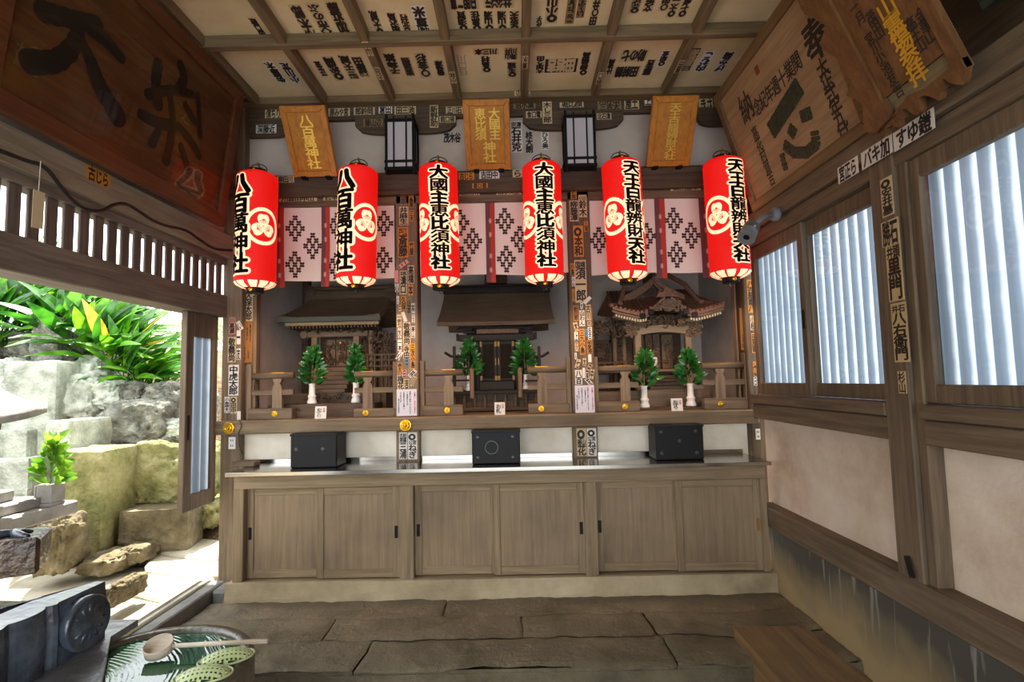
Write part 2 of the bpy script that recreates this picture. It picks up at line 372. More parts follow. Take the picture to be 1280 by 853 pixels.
# ---- dado, beams, plaster and windows of the right wall
m, nt, b, N, L = base('stained_dado')
tc = N.new('ShaderNodeTexCoord'); sp = N.new('ShaderNodeSeparateXYZ'); L.new(tc.outputs['Object'], sp.inputs[0])
n1 = N.new('ShaderNodeTexNoise'); n1.inputs['Scale'].default_value = 2.4; n1.inputs['Detail'].default_value = 6; L.new(tc.outputs['Object'], n1.inputs['Vector'])
ma = N.new('ShaderNodeMath'); ma.operation = 'MULTIPLY_ADD'; ma.inputs[1].default_value = .5; L.new(n1.outputs['Fac'], ma.inputs[0]); L.new(sp.outputs['Z'], ma.inputs[2])
mr = N.new('ShaderNodeMapRange'); mr.inputs['From Min'].default_value = .54; mr.inputs['From Max'].default_value = .76; L.new(ma.outputs[0], mr.inputs['Value'])
mx = N.new('ShaderNodeMix'); mx.data_type = 'RGBA'; mx.inputs[6].default_value = lin('a08c66'); mx.inputs[7].default_value = lin('4d4a42'); L.new(mr.outputs[0], mx.inputs[0])
mp = N.new('ShaderNodeMapping'); mp.inputs['Scale'].default_value = (1, 16, 1.3); L.new(tc.outputs['Object'], mp.inputs['Vector'])
n3 = N.new('ShaderNodeTexNoise'); n3.inputs['Scale'].default_value = 2; n3.inputs['Detail'].default_value = 3; L.new(mp.outputs[0], n3.inputs['Vector'])
m3 = N.new('ShaderNodeMapRange'); m3.inputs['From Min'].default_value = .58; m3.inputs['From Max'].default_value = .66; m3.inputs['To Max'].default_value = .6; L.new(n3.outputs['Fac'], m3.inputs['Value'])
m4 = N.new('ShaderNodeMath'); m4.operation = 'MULTIPLY'; L.new(m3.outputs[0], m4.inputs[0]); L.new(mr.outputs[0], m4.inputs[1])
my = N.new('ShaderNodeMix'); my.data_type = 'RGBA'; L.new(m4.outputs[0], my.inputs[0]); L.new(mx.outputs[2], my.inputs[6]); my.inputs[7].default_value = lin('a3a096')
L.new(my.outputs[2], b.inputs['Base Color']); b.inputs['Roughness'].default_value = .6; DADO = m
YF = -2.5
mb = MB(); mb.box(1.665, 1.9, YF, 3.62, -.2, .405); o = struct('wall_right_dado', mb, DADO); 
mb = MB(); mb.box(1.635, 1.88, YF, 3.70, .395, .53, .008); struct('trim_right_base_beam', mb, W_RX)
def yr(px, py, X=RW): return onX(px, py, X).y
posts = [(2.235, 2.385), (.55, .70), (-1.2, -1.05)]
mb = MB()
for a, bq in zip([3.74]+[p[0] for p in posts], [p[1] for p in posts]+[YF]):
    mb.box(1.73, 1.86, bq, a, .5, 1.14)
struct('wall_right', mb, PLASTR)
for i, (a, c) in enumerate(posts):
    mb = MB(); mb.box(1.645, 1.86, a, c, .52, 2.46, .006); mb.box(1.665, 1.84, a-.05, a, .53, 2.34, .004); struct('trim_right_post_%d' % (i+1), mb, W_RZ)
for i, (y0, y1) in enumerate([(2.385, 3.74), (.70, 2.185), (-1.05, .50)]):
    mb = MB(); mb.box(1.655, 1.86, y0, y1, 1.10, 1.20, .005); struct('trim_right_rail_%d' % (i+1), mb, W_RX)
    mb = MB(); mb.box(1.640, 1.86, y0-(.05 if i else 0), y1, 1.205, 1.265, .005); struct('trim_right_sill_%d' % (i+1), mb, W_RX)
mb = MB(); mb.box(1.655, 1.86, YF, 3.74, 2.285, 2.375, .006); struct('trim_right_window_head', mb, W_RX)
mb = MB(); mb.box(1.625, 1.88, YF, 3.74, 2.378, 2.50, .008); struct('trim_right_upper_beam', mb, W_RX)
mb = MB(); mb.box(1.74, 1.88, YF, 3.9, 2.50, 3.6); struct('wall_right_upper', mb, W_DY)
# glass and the ribbed sheet behind it
m, nt, b, N, L = base('window_glass'); b.inputs['Base Color'].default_value = (.93, .96, 1, 1); b.inputs['Roughness'].default_value = .02
g = N.new('ShaderNodeBsdfTransparent'); g.inputs[0].default_value = (.93, .96, .98, 1); gl = N.new('ShaderNodeBsdfGlossy'); gl.inputs['Roughness'].default_value = .03
fr = N.new('ShaderNodeFresnel'); fr.inputs[0].default_value = 1.35; ge = N.new('ShaderNodeNewGeometry'); iv = N.new('ShaderNodeMath'); iv.operation = 'SUBTRACT'; iv.inputs[0].default_value = 1; L.new(ge.outputs['Backfacing'], iv.inputs[1]); mu = N.new('ShaderNodeMath'); mu.operation = 'MULTIPLY'; L.new(fr.outputs[0], mu.inputs[0]); L.new(iv.outputs[0], mu.inputs[1]); ms = N.new('ShaderNodeMixShader'); L.new(mu.outputs[0], ms.inputs[0]); L.new(g.outputs[0], ms.inputs[1]); L.new(gl.outputs[0], ms.inputs[2]); L.new(ms.outputs[0], N['Material Output'].inputs['Surface']); GLASS = m
m, nt, b, N, L = base('ribbed_plastic_sheet'); pit = .078                 # bands of daylight through the ribs, put into the plastic's colour
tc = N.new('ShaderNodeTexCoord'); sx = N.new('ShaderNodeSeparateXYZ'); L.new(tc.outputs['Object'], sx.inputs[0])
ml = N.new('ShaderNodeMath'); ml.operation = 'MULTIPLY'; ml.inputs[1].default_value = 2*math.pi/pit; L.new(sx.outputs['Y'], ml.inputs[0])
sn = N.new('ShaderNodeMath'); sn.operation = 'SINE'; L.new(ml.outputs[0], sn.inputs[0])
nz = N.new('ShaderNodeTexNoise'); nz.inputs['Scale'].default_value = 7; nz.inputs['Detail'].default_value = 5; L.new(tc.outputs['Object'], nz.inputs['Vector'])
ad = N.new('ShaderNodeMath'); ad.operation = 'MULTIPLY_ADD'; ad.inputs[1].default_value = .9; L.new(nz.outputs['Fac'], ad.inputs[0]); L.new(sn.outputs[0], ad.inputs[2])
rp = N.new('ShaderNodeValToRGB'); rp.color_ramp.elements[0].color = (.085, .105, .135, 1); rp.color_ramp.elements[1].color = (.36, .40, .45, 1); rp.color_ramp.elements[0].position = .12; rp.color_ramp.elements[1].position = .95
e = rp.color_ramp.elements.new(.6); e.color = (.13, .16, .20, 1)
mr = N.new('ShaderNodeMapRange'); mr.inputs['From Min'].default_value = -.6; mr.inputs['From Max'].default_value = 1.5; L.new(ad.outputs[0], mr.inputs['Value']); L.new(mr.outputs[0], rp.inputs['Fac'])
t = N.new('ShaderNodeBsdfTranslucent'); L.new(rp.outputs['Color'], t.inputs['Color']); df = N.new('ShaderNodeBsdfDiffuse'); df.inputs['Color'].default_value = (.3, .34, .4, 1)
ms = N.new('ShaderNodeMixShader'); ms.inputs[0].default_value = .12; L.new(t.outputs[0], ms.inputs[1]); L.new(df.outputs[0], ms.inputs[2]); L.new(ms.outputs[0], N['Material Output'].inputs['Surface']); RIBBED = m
def window(n, panes, z0=1.27, z1=2.285):
    root = thing('window_%d' % n, None, None, (1.70, (panes[0][0]+panes[-1][1])/2, z0)); root['kind'] = 'structure'
    for k, (y0, y1, dx) in enumerate(panes):
        st = .055; X0, X1 = 1.675+dx, 1.71+dx
        mb = MB(); mb.box(X0, X1, y0, y0+st, z0, z1, .004); mb.box(X0, X1, y1-st, y1, z0, z1, .004)
        mb.box(X0, X1, y0+st, y1-st, z0, z0+.075, .004); mb.box(X0, X1, y0+st, y1-st, z1-.085, z1, .004)
        sash = mb.build('sash', W_RZ, root)
        mb = MB(); mb.box(X0+.012, X0+.016, y0+st-.005, y1-st+.005, z0+.07, z1-.08); mb.build('pane', GLASS, sash)
        mb = MB(); mb.box(X0-.003, X0+.004, y0+.016, y0+.036, 1.66, 1.77, .002); mb.build('finger_pull', BLACKM, sash)
    return root
window(1, [(3.03, 3.70, .0), (2.385, 3.075, .03)][:2])
window(2, [(1.42, 2.185, .0), (.70, 1.47, .03)])
window(3, [(-.25, .50, .0), (-1.05, -.2, .03)])
mb = MB(); mb.sm = True
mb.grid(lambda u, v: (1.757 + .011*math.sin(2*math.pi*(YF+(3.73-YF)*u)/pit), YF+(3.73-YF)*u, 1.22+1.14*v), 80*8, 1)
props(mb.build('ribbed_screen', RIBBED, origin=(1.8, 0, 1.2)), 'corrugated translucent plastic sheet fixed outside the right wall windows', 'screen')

# ---- left wall: opening with lattice above
mb = MB(); mb.box(-2.125, -1.985, 3.80, 3.94, -.05, 3.6, .006); struct('trim_post_left', mb, W_POST)
mb = MB(); mb.box(-2.20, -2.06, 3.66, 3.80, .07, 2.5, .006)
mb = MB(); mb.box(-2.26, -2.09, YF, 3.80, 1.90, 2.06, .006); struct('trim_left_lintel', mb, W_LY)
mb = MB(); mb.box(-2.20, -2.095, YF, 3.80, 2.285, 2.33, .004); struct('trim_left_lattice_head', mb, W_LY)
mb = MB(); mb.box(-2.22, -2.06, YF, 3.80, 2.33, 2.50, .006); struct('trim_left_upper_beam', mb, W_LB)
mb = MB(); y = 3.777; k = 0
while y > YF:
    mb.box(-2.135, -2.121, y-.061, y, 2.06, 2.285, .003); y -= .0917; k += 1
struct('trim_left_lattice', mb, W_LZ)
mb = MB(); mb.box(-2.20, -2.13, YF, 3.86, 2.50, 3.6); struct('wall_left_upper', mb, PLASTER)
mb = MB(); mb.box(-2.16, -2.02, YF, 3.86, 2.86, 2.98, .006); struct('trim_left_wall_beam', mb, W_BY)
mb = MB(); mb.box(-2.22, -2.06, -.1, .05, -.05, 1.90, .006); struct('trim_left_post_front', mb, W_POST)
mb = MB(); mb.box(-2.20, -2.08, YF, -.1, -.05, 1.90); struct('wall_left', mb, PLASTER)

# ---- ceiling
CZ = 3.53
mb = MB(); mb.box(-2.3, 1.95, YF, 3.9, CZ, CZ+.12); struct('ceiling', mb, CEILP)
mb = MB(); mb.box(-3.0, 2.3, YF-.3, 5.4, CZ+.13, CZ+.3); struct('ceiling_roof_boards', mb, W_DX)
CB = CZ-.075
cols = [onZ(px, 62, CB).x for px in (357, 460, 559, 657, 760, 861)]
cols = [cols[0]-.5] + cols + [cols[-1]+.5]
rowsY = [3.07 - .49*k for k in range(0, 12)]
for i, x in enumerate(cols):
    mb = MB(); mb.box(x-.026, x+.026, YF, 3.72, CB+.004, CZ, .004); struct('trim_ceiling_rib_%d' % (i+1), mb, W_CY)
for i, y in enumerate(rowsY):
    mb = MB(); mb.box(-2.1, 1.74, y-.026, y+.026, CB, CZ-.001, .004); struct('trim_ceiling_bar_%d' % (i+1), mb, W_CX)
mb = MB(); mb.box(-2.1, 1.74, 3.745, 3.88, CZ-.050, CZ, .008); struct('trim_cornice', mb, W_CX)
mb = MB(); mb.box(-2.1, -2.02, YF, 3.72, CZ-.09, CZ, .006); struct('trim_ceiling_left', mb, W_CY)
mb = MB(); mb.box(1.66, 1.74, YF, 3.72, CZ-.09, CZ, .006); struct('trim_ceiling_right', mb, W_CY)

# ---- shrine front: posts, beams, plaster
def xz(px, py, Y=YB): p = onY(px, py, Y); return p.x, p.z
zl0 = (onY(305,543,3.74).z + onY(940,530,3.74).z)/2; zl1 = (onY(305,525,3.74).z + onY(940,514,3.74).z)/2
mb = MB(); mb.box(-2.14, 1.70, 3.74, 3.92, zl0, zl1, .008); struct('trim_ledge_beam', mb, W_LEDGE)
zk0 = (onY(400,243,3.76).z+onY(850,236,3.76).z)/2; zk1 = (onY(400,218,3.76).z+onY(850,207,3.76).z)/2
mb = MB(); mb.box(-2.1, 1.74, 3.75, 3.92, zk0, zk1, .012); struct('trim_lantern_beam', mb, W_DX)
mb = MB(); mb.box(-2.0, 1.74, 3.80, 3.90, zk0-.06, zk0-.002, .004); struct('trim_curtain_rail', mb, W_BX)
PX = {}
for nm, (a, c, d) in {'left': (495, 522, 450), 'right': (712.5, 741, 450)}.items():
    x0, x1 = onY(a, d-60, YB).x, onY(c, d-60, YB).x
    PX[nm] = (x0, x1)
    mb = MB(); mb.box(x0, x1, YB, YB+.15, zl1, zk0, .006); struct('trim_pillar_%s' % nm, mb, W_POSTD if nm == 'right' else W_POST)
    mb = MB(); mb.box(x0-.005, x1+.005, YB+.005, YB+.13, .8, zl0, .004); struct('trim_pillar_foot_%s' % nm, mb, W_POST)
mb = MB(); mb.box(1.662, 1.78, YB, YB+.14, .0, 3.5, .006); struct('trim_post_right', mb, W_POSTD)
mb = MB(); mb.box(-1.99, 1.74, 3.87, 3.91, .80, zl0+.01); struct('wall_back_lower', mb, CREAMP)
mb = MB(); mb.box(-2.1, 1.74, 3.88, 3.95, zk1-.02, CZ); struct('wall_back_upper', mb, PLASTER)
zb0 = onY(420, 151, 3.85).z; zb1 = CZ-.045
mb = MB(); mb.box(-2.1, 1.74, 3.84, 3.88, zb0, zb1, .004); struct('trim_name_board', mb, W_DX)
# cloud-edged brackets under the name board
def bracket(px0, px1, n, half=None):
    x0, x1 = onY(px0, 165, 3.83).x, onY(px1, 165, 3.83).x; h = .125; mb = MB(); pts = []
    m_ = 16
    for i in range(m_+1):
        u = i/m_
        if half == 'l': e = min(1, (1-u)/.35)
        elif half == 'r': e = min(1, u/.35)
        else: e = min(1, min(u, 1-u)/.28)
        pts.append(V(x0+(x1-x0)*u, 3.825, zb0 + .002 - h*(.45 if e < .02 else (.55+.45*math.sqrt(max(0, 1-(1-e)**2))))))
    pts += [V(x1, 3.825, zb0+.02), V(x0, 3.825, zb0+.02)]
    mb.prism(pts, (0, .035, 0)); struct('trim_bracket_%d' % n, mb, W_DX)
bracket(311, 362, 1, 'l'); bracket(444, 570, 2); bracket(654, 780, 3); bracket(872, 930, 4, 'r')
# ---- inside of the shrine: floor, walls
mb = MB(); mb.box(-2.0, 1.78, 3.90, 5.1, zl1-.12, zl1-.01); struct('floor_altar', mb, W_SHR)
mb = MB(); mb.box(-2.1, 1.9, 5.0, 5.1, 1.0, 3.6); struct('wall_back', mb, PLASTG)
mb = MB(); mb.box(-2.1, -2.0, 3.94, 5.1, 1.0, 3.6); struct('wall_altar_left', mb, PLASTG)
mb = MB(); mb.box(1.76, 1.9, 3.94, 5.1, 1.0, 3.6); struct('wall_altar_right', mb, PLASTG)
mb = MB(); mb.box(-1.99, 1.77, 3.93, 5.0, 3.1, 3.16); struct('ceiling_altar', mb, W_DX)
mb = MB(); mb.box(-1.93+.0, -1.83, 4.90, 5.0, zl1, 3.1); x = onY(380, 420, 4.95).x; 
mb = MB(); mb.box(x-.04, x+.05, 4.92, 5.0, zl1, 3.1); struct('trim_altar_post', mb, W_SHRD)
# low step under the vases
STEP_L = onY(390, 505, 4.0).z
mb = MB(); mb.box(onY(336, 505, 3.95).x, onY(470, 505, 3.95).x, 3.93, 4.15, zl1-.02, STEP_L, .004); mb.box(onY(336, 505, 3.95).x+.03, onY(470, 505, 3.95).x-.03, 3.915, 3.93, zl1-.02, STEP_L-.05); struct('trim_altar_step_left', mb, W_SHRD)
# rear of the hall behind the camera
mb = MB(); mb.box(-2.2, 1.88, YF-.15, YF, 2.5, 3.6); struct('wall_front', mb, W_POSTD)
# ================================================================== cabinet under the counter
CF = 3.555                                           # front of the cabinet frame
cxl, cxr = onY(291, 660, CF).x, 1.632
CTOP = .84
cab = thing('cabinet', 'long weathered wooden cabinet with six sliding doors under the steel counter', 'cabinet', ((cxl+cxr)/2, CF+.14, 0))
def zc(px, py): return onY(px, py, CF).z
ztr, zbr = .715, .118                                # top rail underside, bottom rail top
stile = [(291, 304), (499, 517), (731, 747), (953, 960)]
SX = [(onY(a, 660, CF).x, onY(c, 660, CF).x) for a, c in stile]
SX[-1] = (SX[-1][0], cxr)
mb = MB(); mb.box(cxl, cxr, CF, CF+.24, ztr, CTOP-.026, .004)
mb.box(cxl, cxr, CF, CF+.24, .10, zbr, .003); mb.box(cxl+.005, cxr-.005, CF+.20, CF+.24, .10, ztr+.02)
mb.build('rails', W_CABX, cab)
for a, c in SX:
    mb = MB(); mb.box(a, c, CF-.002, CF+.22, .115, ztr+.002, .004); mb.build('stile', W_CABZ, cab)
def door(x0, x1, y, hs):
    w = .045; d = .022
    mb = MB(); mb.box(x0+.002, x1-.002, y+.009, y+.016, zbr+.006, ztr-.006); dr = mb.build('door', W_PANEL, cab)
    for a, c in ((x0, x0+w), (x1-w, x1)): mb = MB(); mb.box(a, c, y, y+d, zbr+.004, ztr-.003, .003); mb.build('door_stile', W_CABZ, dr)
    for a, c in ((ztr-.052, ztr-.004), (zbr+.005, zbr+.06)): mb = MB(); mb.box(x0+w, x1-w, y+.001, y+d-.001, a, c, .003); mb.build('door_rail', W_CABX, dr)
    if hs:
        hx = x0+.022 if hs < 0 else x1-.022
        mb = MB(); mb.box(hx-.011, hx+.011, y-.003, y+.002, .375, .455, .002)
        h = mb.build('finger_pull', W_BOARDY if hs == 2 else BLACKM, dr)
dpx = [((304, 404), (396, 499)), ((517, 622), (617, 731)), ((747, 852), (846, 953))]
for k, (p, q) in enumerate(dpx):
    a0, a1 = onY(p[0], 660, CF).x, onY(p[1], 660, CF+.04).x; b0, b1 = onY(q[0], 660, CF+.02).x, onY(q[1], 660, CF+.01).x
    door(a0, a1, CF+.048, -1); door(b0, b1, CF+.020, 2 if k == 2 else 1)
# plinth
mb = MB()
mb.grid(lambda u, v: (cxl-.03+(cxr+.035-cxl)*u, 3.525 - .018*(1-v)*(.5+noise.noise((u*18, v*2, 3))), -.03+.148*v), 90, 6)
mb.box(cxl-.03, 1.665, 3.53, 3.80, -.05, .117, .004); struct('trim_plinth', mb, PLINTH)
mb = MB(); mb.box(-2.03, cxl-.03, 3.55, 3.72, -.05, .07, .02); struct('trim_curb_end', mb, CURB)
# counter: steel sheet with a front lip and a low upstand
mb = MB(); mb.box(-1.90, 1.632, 3.462, 3.872, CTOP-.012, CTOP, .002); mb.box(-1.90, 1.632, 3.46, 3.464, CTOP-.024, CTOP, .001)
ct = thing('counter', 'long stainless steel counter top with a thin front lip above the cabinet', 'counter', (-.13, 3.66, CTOP))
mb.build('worktop', STEEL, ct)
mb = MB(); mb.box(-1.98, 1.62, 3.862, 3.868, CTOP, CTOP+.028, .001); mb.build('upstand', STEEL, ct)
mb = MB(); mb.box(-1.985, -1.83, 3.70, 3.79, CTOP+.001, CTOP+.034, .004)
solo('wood_block', mb, W_BX, 'small wooden block lying at the left end of the steel counter', 'block')
# ---- three black collection boxes on the counter
def cash_box(px0, px1, pt, pb, label, side, studs):
    Y0 = 3.60; x0, x1 = onY(px0, 560, Y0).x, onY(px1, 560, Y0).x; zt = onY((px0+px1)/2, pt, Y0).z; zb = CTOP+.001
    t = thing('collection_box', label, 'collection box', ((x0+x1)/2, Y0+.1, zb), 'black collection boxes on the steel counter')
    mb = MB(); mb.box(x0, x1, Y0, Y0+.2, zb, zt, .006); mb.build('body', BLACKM, t)
    mb = MB(); mb.box(x0-.004, x1+.004, Y0-.004, Y0+.204, zt-.012, zt+.004, .002); mb.build('lid', BLACKM, t)
    for sx, sz in studs:
        mb = MB(); px_, pz_ = x0+(x1-x0)*sx, zb+(zt-zb)*sz
        mb.lathe((px_, Y0, pz_), [(.013, 0), (.013, .002), (.008, .004), (.007, .002), (.0, .002)], 14, (0, -1, 0)); mb.build('stud', PLN_STUD, t)
    if side:
        mb = MB(); r0 = (x0+x1)/2 - .03; zc_ = (zb+zt)/2
        mb.lathe((r0, Y0, zc_), [(.045, 0), (.045, .0025), (.041, .0025), (.041, 0)], 28, (0, -1, 0), caps=False); mb.build('round_mark', PLN_STUD, t)
    return t
PLN_STUD = plain('dull_grey_metal', '4a4b4a', .35, metal=.7)
cash_box(363, 421, 543, 588, 'black metal collection box on the counter below the left shrine', 0, [(.12, .55), (.7, .55)])
cash_box(590, 650, 539, 583, 'black metal collection box with a round mark below the middle shrine', 1, [(.12, .82), (.85, .82), (.12, .2), (.85, .2)])
cash_box(820, 880, 532, 576, 'black metal collection box on the counter below the right shrine', 0, [(.12, .82), (.85, .82), (.12, .2), (.85, .2), (.5, .55)])

# ---- brass stud covers on the ledge beam
def stud(c, r, n=28, ax=(0, -1, 0)):
    mb = MB(); mb.sm = True
    mb.lathe(c, [(r, 0), (r, r*.10), (r*.93, r*.2), (r*.80, r*.14), (r*.72, r*.16), (r*.62, r*.3), (r*.48, r*.38), (r*.44, r*.25), (r*.30, r*.25), (r*.24, r*.5), (0, r*.55)], n, ax); return mb
for px, lab in ((286, 'large round brass stud cover on the ledge beam beside the left opening'), (507, 'large round brass stud cover on the ledge beam below the left pillar')):
    p = onY(px, 535.5 if px < 300 else 532, 3.738); solo('stud_cover', stud(p, .042), BRASS, lab, 'stud cover', 'round brass stud covers')

# ================================================================== railings at the bays
def railing(pin, pout, pb, side, label, log_py, mid_py, base_t, base_b):
    """pin: px of the end post by the pillar, pout: px of the free ends; side +1 if the free end is on the right"""
    Y0 = 3.82; yc = Y0+.05
    xa, xb = onY(pin, 490, Y0).x, onY(pout, 490, Y0).x; xm = onY(pb, 490, Y0).x
    zt, zm, z1, z0 = [onY((pin+pout)/2, q, Y0).z for q in (log_py, mid_py, base_t, base_b)]
    z0 = max(zl1, min(z0, zl1+.002)); s_ = 1 if xb > xa else -1
    t = thing('altar_railing', label, 'railing', ((xa+xb)/2, yc, z0), 'short wooden railings before the shrines')
    mb = MB(); mb.sm = True; mb.cyl((xa, yc, zt), (xb, yc, zt), .024, n=16); mb.build('top_rail', W_BX, t)
    mb = MB(); mb.box(min(xa, xb), max(xa, xb), yc-.016, yc+.016, zm-.020, zm+.020, .003); mb.build('middle_rail', W_BX, t)
    mb = MB(); mb.box(min(xa, xb), max(xa, xb), yc-.035, yc+.035, z0, z1, .004); mb.build('base_beam', W_BX, t)
    mb = MB(); w = .035
    prof = [(w, z1), (w, zt-.115), (w*.95, zt-.085), (w*.55, zt-.055), (w*.8, zt-.045), (w*.95, zt-.022)]
    pts = [V(xm+a, yc-.022, z) for a, z in prof] + [V(xm-a, yc-.022, z) for a, z in reversed(prof)]
    mb.prism(pts, (0, .044, 0)); mb.build('strut', W_POST, t)
    mb = MB(); mb.box(xa-.016*1, xa+.016, yc-.03, yc+.03, z0, zt+.09, .003); mb.build('end_post', W_POST, t)
    sb = stud((xm-.01, yc-.035, (z0+z1)/2), .021, 18); sb.build('brass_stud', BRASS, t)
    sb = stud((xm-.005, yc-.016, zm), .008, 10); sb.build('small_stud', BRASS, t)
    mb = MB(); mb.obox((xm+.0, yc, zt+.022), (1, 0, 0), (0, 1, 0), (0, 0, 1), .10, .03, .006, .002); mb.build('gilt_mount', BRASS, t)
    return t
railing(309, 364, 344, 1, 'short wooden railing with log top rail at the far left of the altar', 470, 491, 511, 525)
railing(493, 441, 458, -1, 'short wooden railing against the left side of the left pillar', 468, 488, 511, 524)
railing(527, 578, 560, 1, 'short wooden railing against the right side of the left pillar', 466, 487, 507, 522)
railing(712, 660, 678, -1, 'short wooden railing against the left side of the right pillar', 462, 484, 505, 519)
railing(746, 800, 783, 1, 'short wooden railing against the right side of the right pillar', 461, 482, 502, 517)
railing(937, 881, 903, -1, 'short wooden railing with log top rail at the far right of the altar', 457, 478, 498, 513)

# ================================================================== vases with evergreen sprigs, cups, cards
def vase(p, h, slim, label):
    mb = MB(); mb.sm = True; k = h/.15; s_ = .8 if slim else 1
    prof = [(.036, 0), (.036, .010), (.033, .022), (.026, .042), (.031, .050), (.031, .060), (.023, .068), (.0215, .13), (.025, .146), (.026, .15), (.020, .149), (.017, .13)]
    mb.lathe(p, [(r*s_*(k**.5), z*k) for r, z in prof], 22)
    return solo('vase', mb, CERAM, label, 'vase', 'white ceramic altar vases')
def leaf_quad(mb, base_, d, up, L, w, curl=.15, n=4, fold=.12):
    d = Vector(d).normalized(); sd = d.cross(Vector(up)); 
    if sd.length < 1e-3: sd = d.cross(Vector((1, 0, .1)))
    sd.normalize(); nn = sd.cross(d); row = []
    for i in range(n+1):
        u = i/n; wd_ = w*math.sin(math.pi*(u**.8)*.97+.03)*.5 + (.0008 if u in (0, 1) else 0)
        c = Vector(base_) + d*(L*u) - nn*(curl*L*u*u)
        row.append((mb.bm.verts.new(c - sd*wd_ + nn*(fold*wd_*2)), mb.bm.verts.new(c), mb.bm.verts.new(c + sd*wd_ + nn*(fold*wd_*2))))
    for a, b_ in zip(row, row[1:]):
        mb.face([a[0], a[1], b_[1], b_[0]]); mb.face([a[1], a[2], b_[2], b_[1]])
def sprig(p, h, rad, label, seed, mat=None, lean=0, n=125, L0=.064, name='sakaki_sprig', cat='foliage', group='evergreen sprigs in the altar vases'):
    r = random.Random(seed); p = Vector(p)
    t = thing(name, label, cat, p, group)
    mb = MB(); mb.tube([p, p+V(lean*.2, 0, h*.3), p+V(lean*.5, 0, h*.6), p+V(lean, 0, h*.95)], .004, 6); mb.build('stem', STEM, t)
    mb = MB(); mb.sm = True
    for i in range(n):
        u = (i+.5)/n; z = h*(.04+.92*u); a = i*2.399+r.uniform(-.4, .4)
        rr = rad*(.7+u*1.5 if u < .2 else 1-(u-.2)/.8*.68)
        L = L0*r.uniform(.75, 1.15); q = max(0, rr-L*.85)*r.uniform(.5, 1)
        el = r.uniform(-.15, .9)*(.55+.6*u) + .15
        d = V(math.cos(a)*math.cos(el), math.sin(a)*math.cos(el), math.sin(el))
        b_ = p + V(lean*u + math.cos(a)*q, math.sin(a)*q, z - .01)
        leaf_quad(mb, b_, d, (r.uniform(-.35, .35), -1, r.uniform(-.1, .5)), L, L*.50, r.uniform(-.05, .25))
    mb.build('leaves', mat or LEAF, t); return t
vz = [  # px, base py, height px, depth, leaf height px, leaf radius px, label
 (390, 504, 24, 4.02, 44, 18, 'left vase before the left shrine'), (445, 503, 24, 4.02, 43, 14, 'right vase before the left shrine'),
 (586, 483, 18, 4.36, 42, 19, 'left vase before the middle dark shrine'), (657, 483, 18, 4.36, 40, 20, 'right vase before the middle dark shrine'),
 (806, 510, 26, 3.98, 42, 20, 'left vase before the right shrine'), (864, 508, 27, 3.98, 40, 19, 'right vase before the right shrine')]
for i, (px, py, hp, Y, lh, lr, lab) in enumerate(vz):
    k = Y/FPX; p = onY(px, py, Y)
    if i < 2: p.z = STEP_L
    elif i < 4: p.z = onY(619, 488, 4.31).z
    h = hp*k*1.04; vase(p, h, i in (2, 3), 'white ceramic vase, ' + lab)
    sprig(p+V(0, 0, h-.006), lh*k*1.12, lr*k*1.2, 'glossy evergreen sprig standing in the ' + lab, 20+i, lean=(.012, .0, .01, -.01, .02, -.005)[i])
zr_ = onY(806, 510, 3.98).z
mb = MB(); mb.box(onY(760, 510, 3.98).x, onY(880, 510, 3.98).x, 3.93, 4.10, zl1-.01, zr_-.0005, .004); struct('trim_altar_step_right', mb, W_SHRD)
def cup(px, py, Y, w, label):
    p = onY(px, py, Y); mb = MB(); mb.sm = True; r = w*Y/FPX/2
    mb.lathe(p, [(r*.75, 0), (r*.85, .004), (r, r*1.0), (r*1.02, r*2.2), (r*.92, r*2.2), (r*.88, r*.6)], 20)
    solo('cup', mb, CERAM, label, 'cup', 'small white offering cups'); return p
cup(445, 469, 4.28, 9, 'small white cup on the steps of the left shrine'); cup(817, 458, 4.28, 10, 'small white cup on the steps of the right shrine')
def card(px, py0, py1, w, label, t1):
    Y = 3.80; p0, p1 = onY(px, py1, Y), onY(px, py0, Y); p0.z = zl1+.001; W_ = w*Y/FPX; h = p1.z-p0.z
    mb = MB(); f = planemap(p0+V(0, -.02, h/2), (1, 0, 0), (0, .12, 1))
    mb.hexa([f(-W_/2, -h/2, -.006), f(W_/2, -h/2, -.006), f(W_/2, h/2, -.006), f(-W_/2, h/2, -.006), f(-W_/2, -h/2, 0), f(W_/2, -h/2, 0), f(W_/2, h/2, 0), f(-W_/2, h/2, 0)])
    mb.mi = 1; put_text(mb, t1, lambda x, y, l: f(x-W_*.12, y, l), W_*.5, h*.7, .03, 4)
    mb.mi = 2; put_text(mb, '大/吉', lambda x, y, l: f(x+W_*.3, y+h*.2, l), W_*.22, h*.35, .03, 4)
    solo('card', mb, [PAPER['w'], INK, REDINK], label, 'card', 'small white cards on the ledge')
card(402, 508, 524, 14, 'small white lettered card on the ledge before the left shrine', 'お/み/く/じ'); card(625, 503, 520, 13, 'small white lettered card on the ledge before the middle shrine', 'お/札'); card(845.5, 498, 513, 14, 'small white lettered card on the ledge before the right shrine', 'お/守/り')

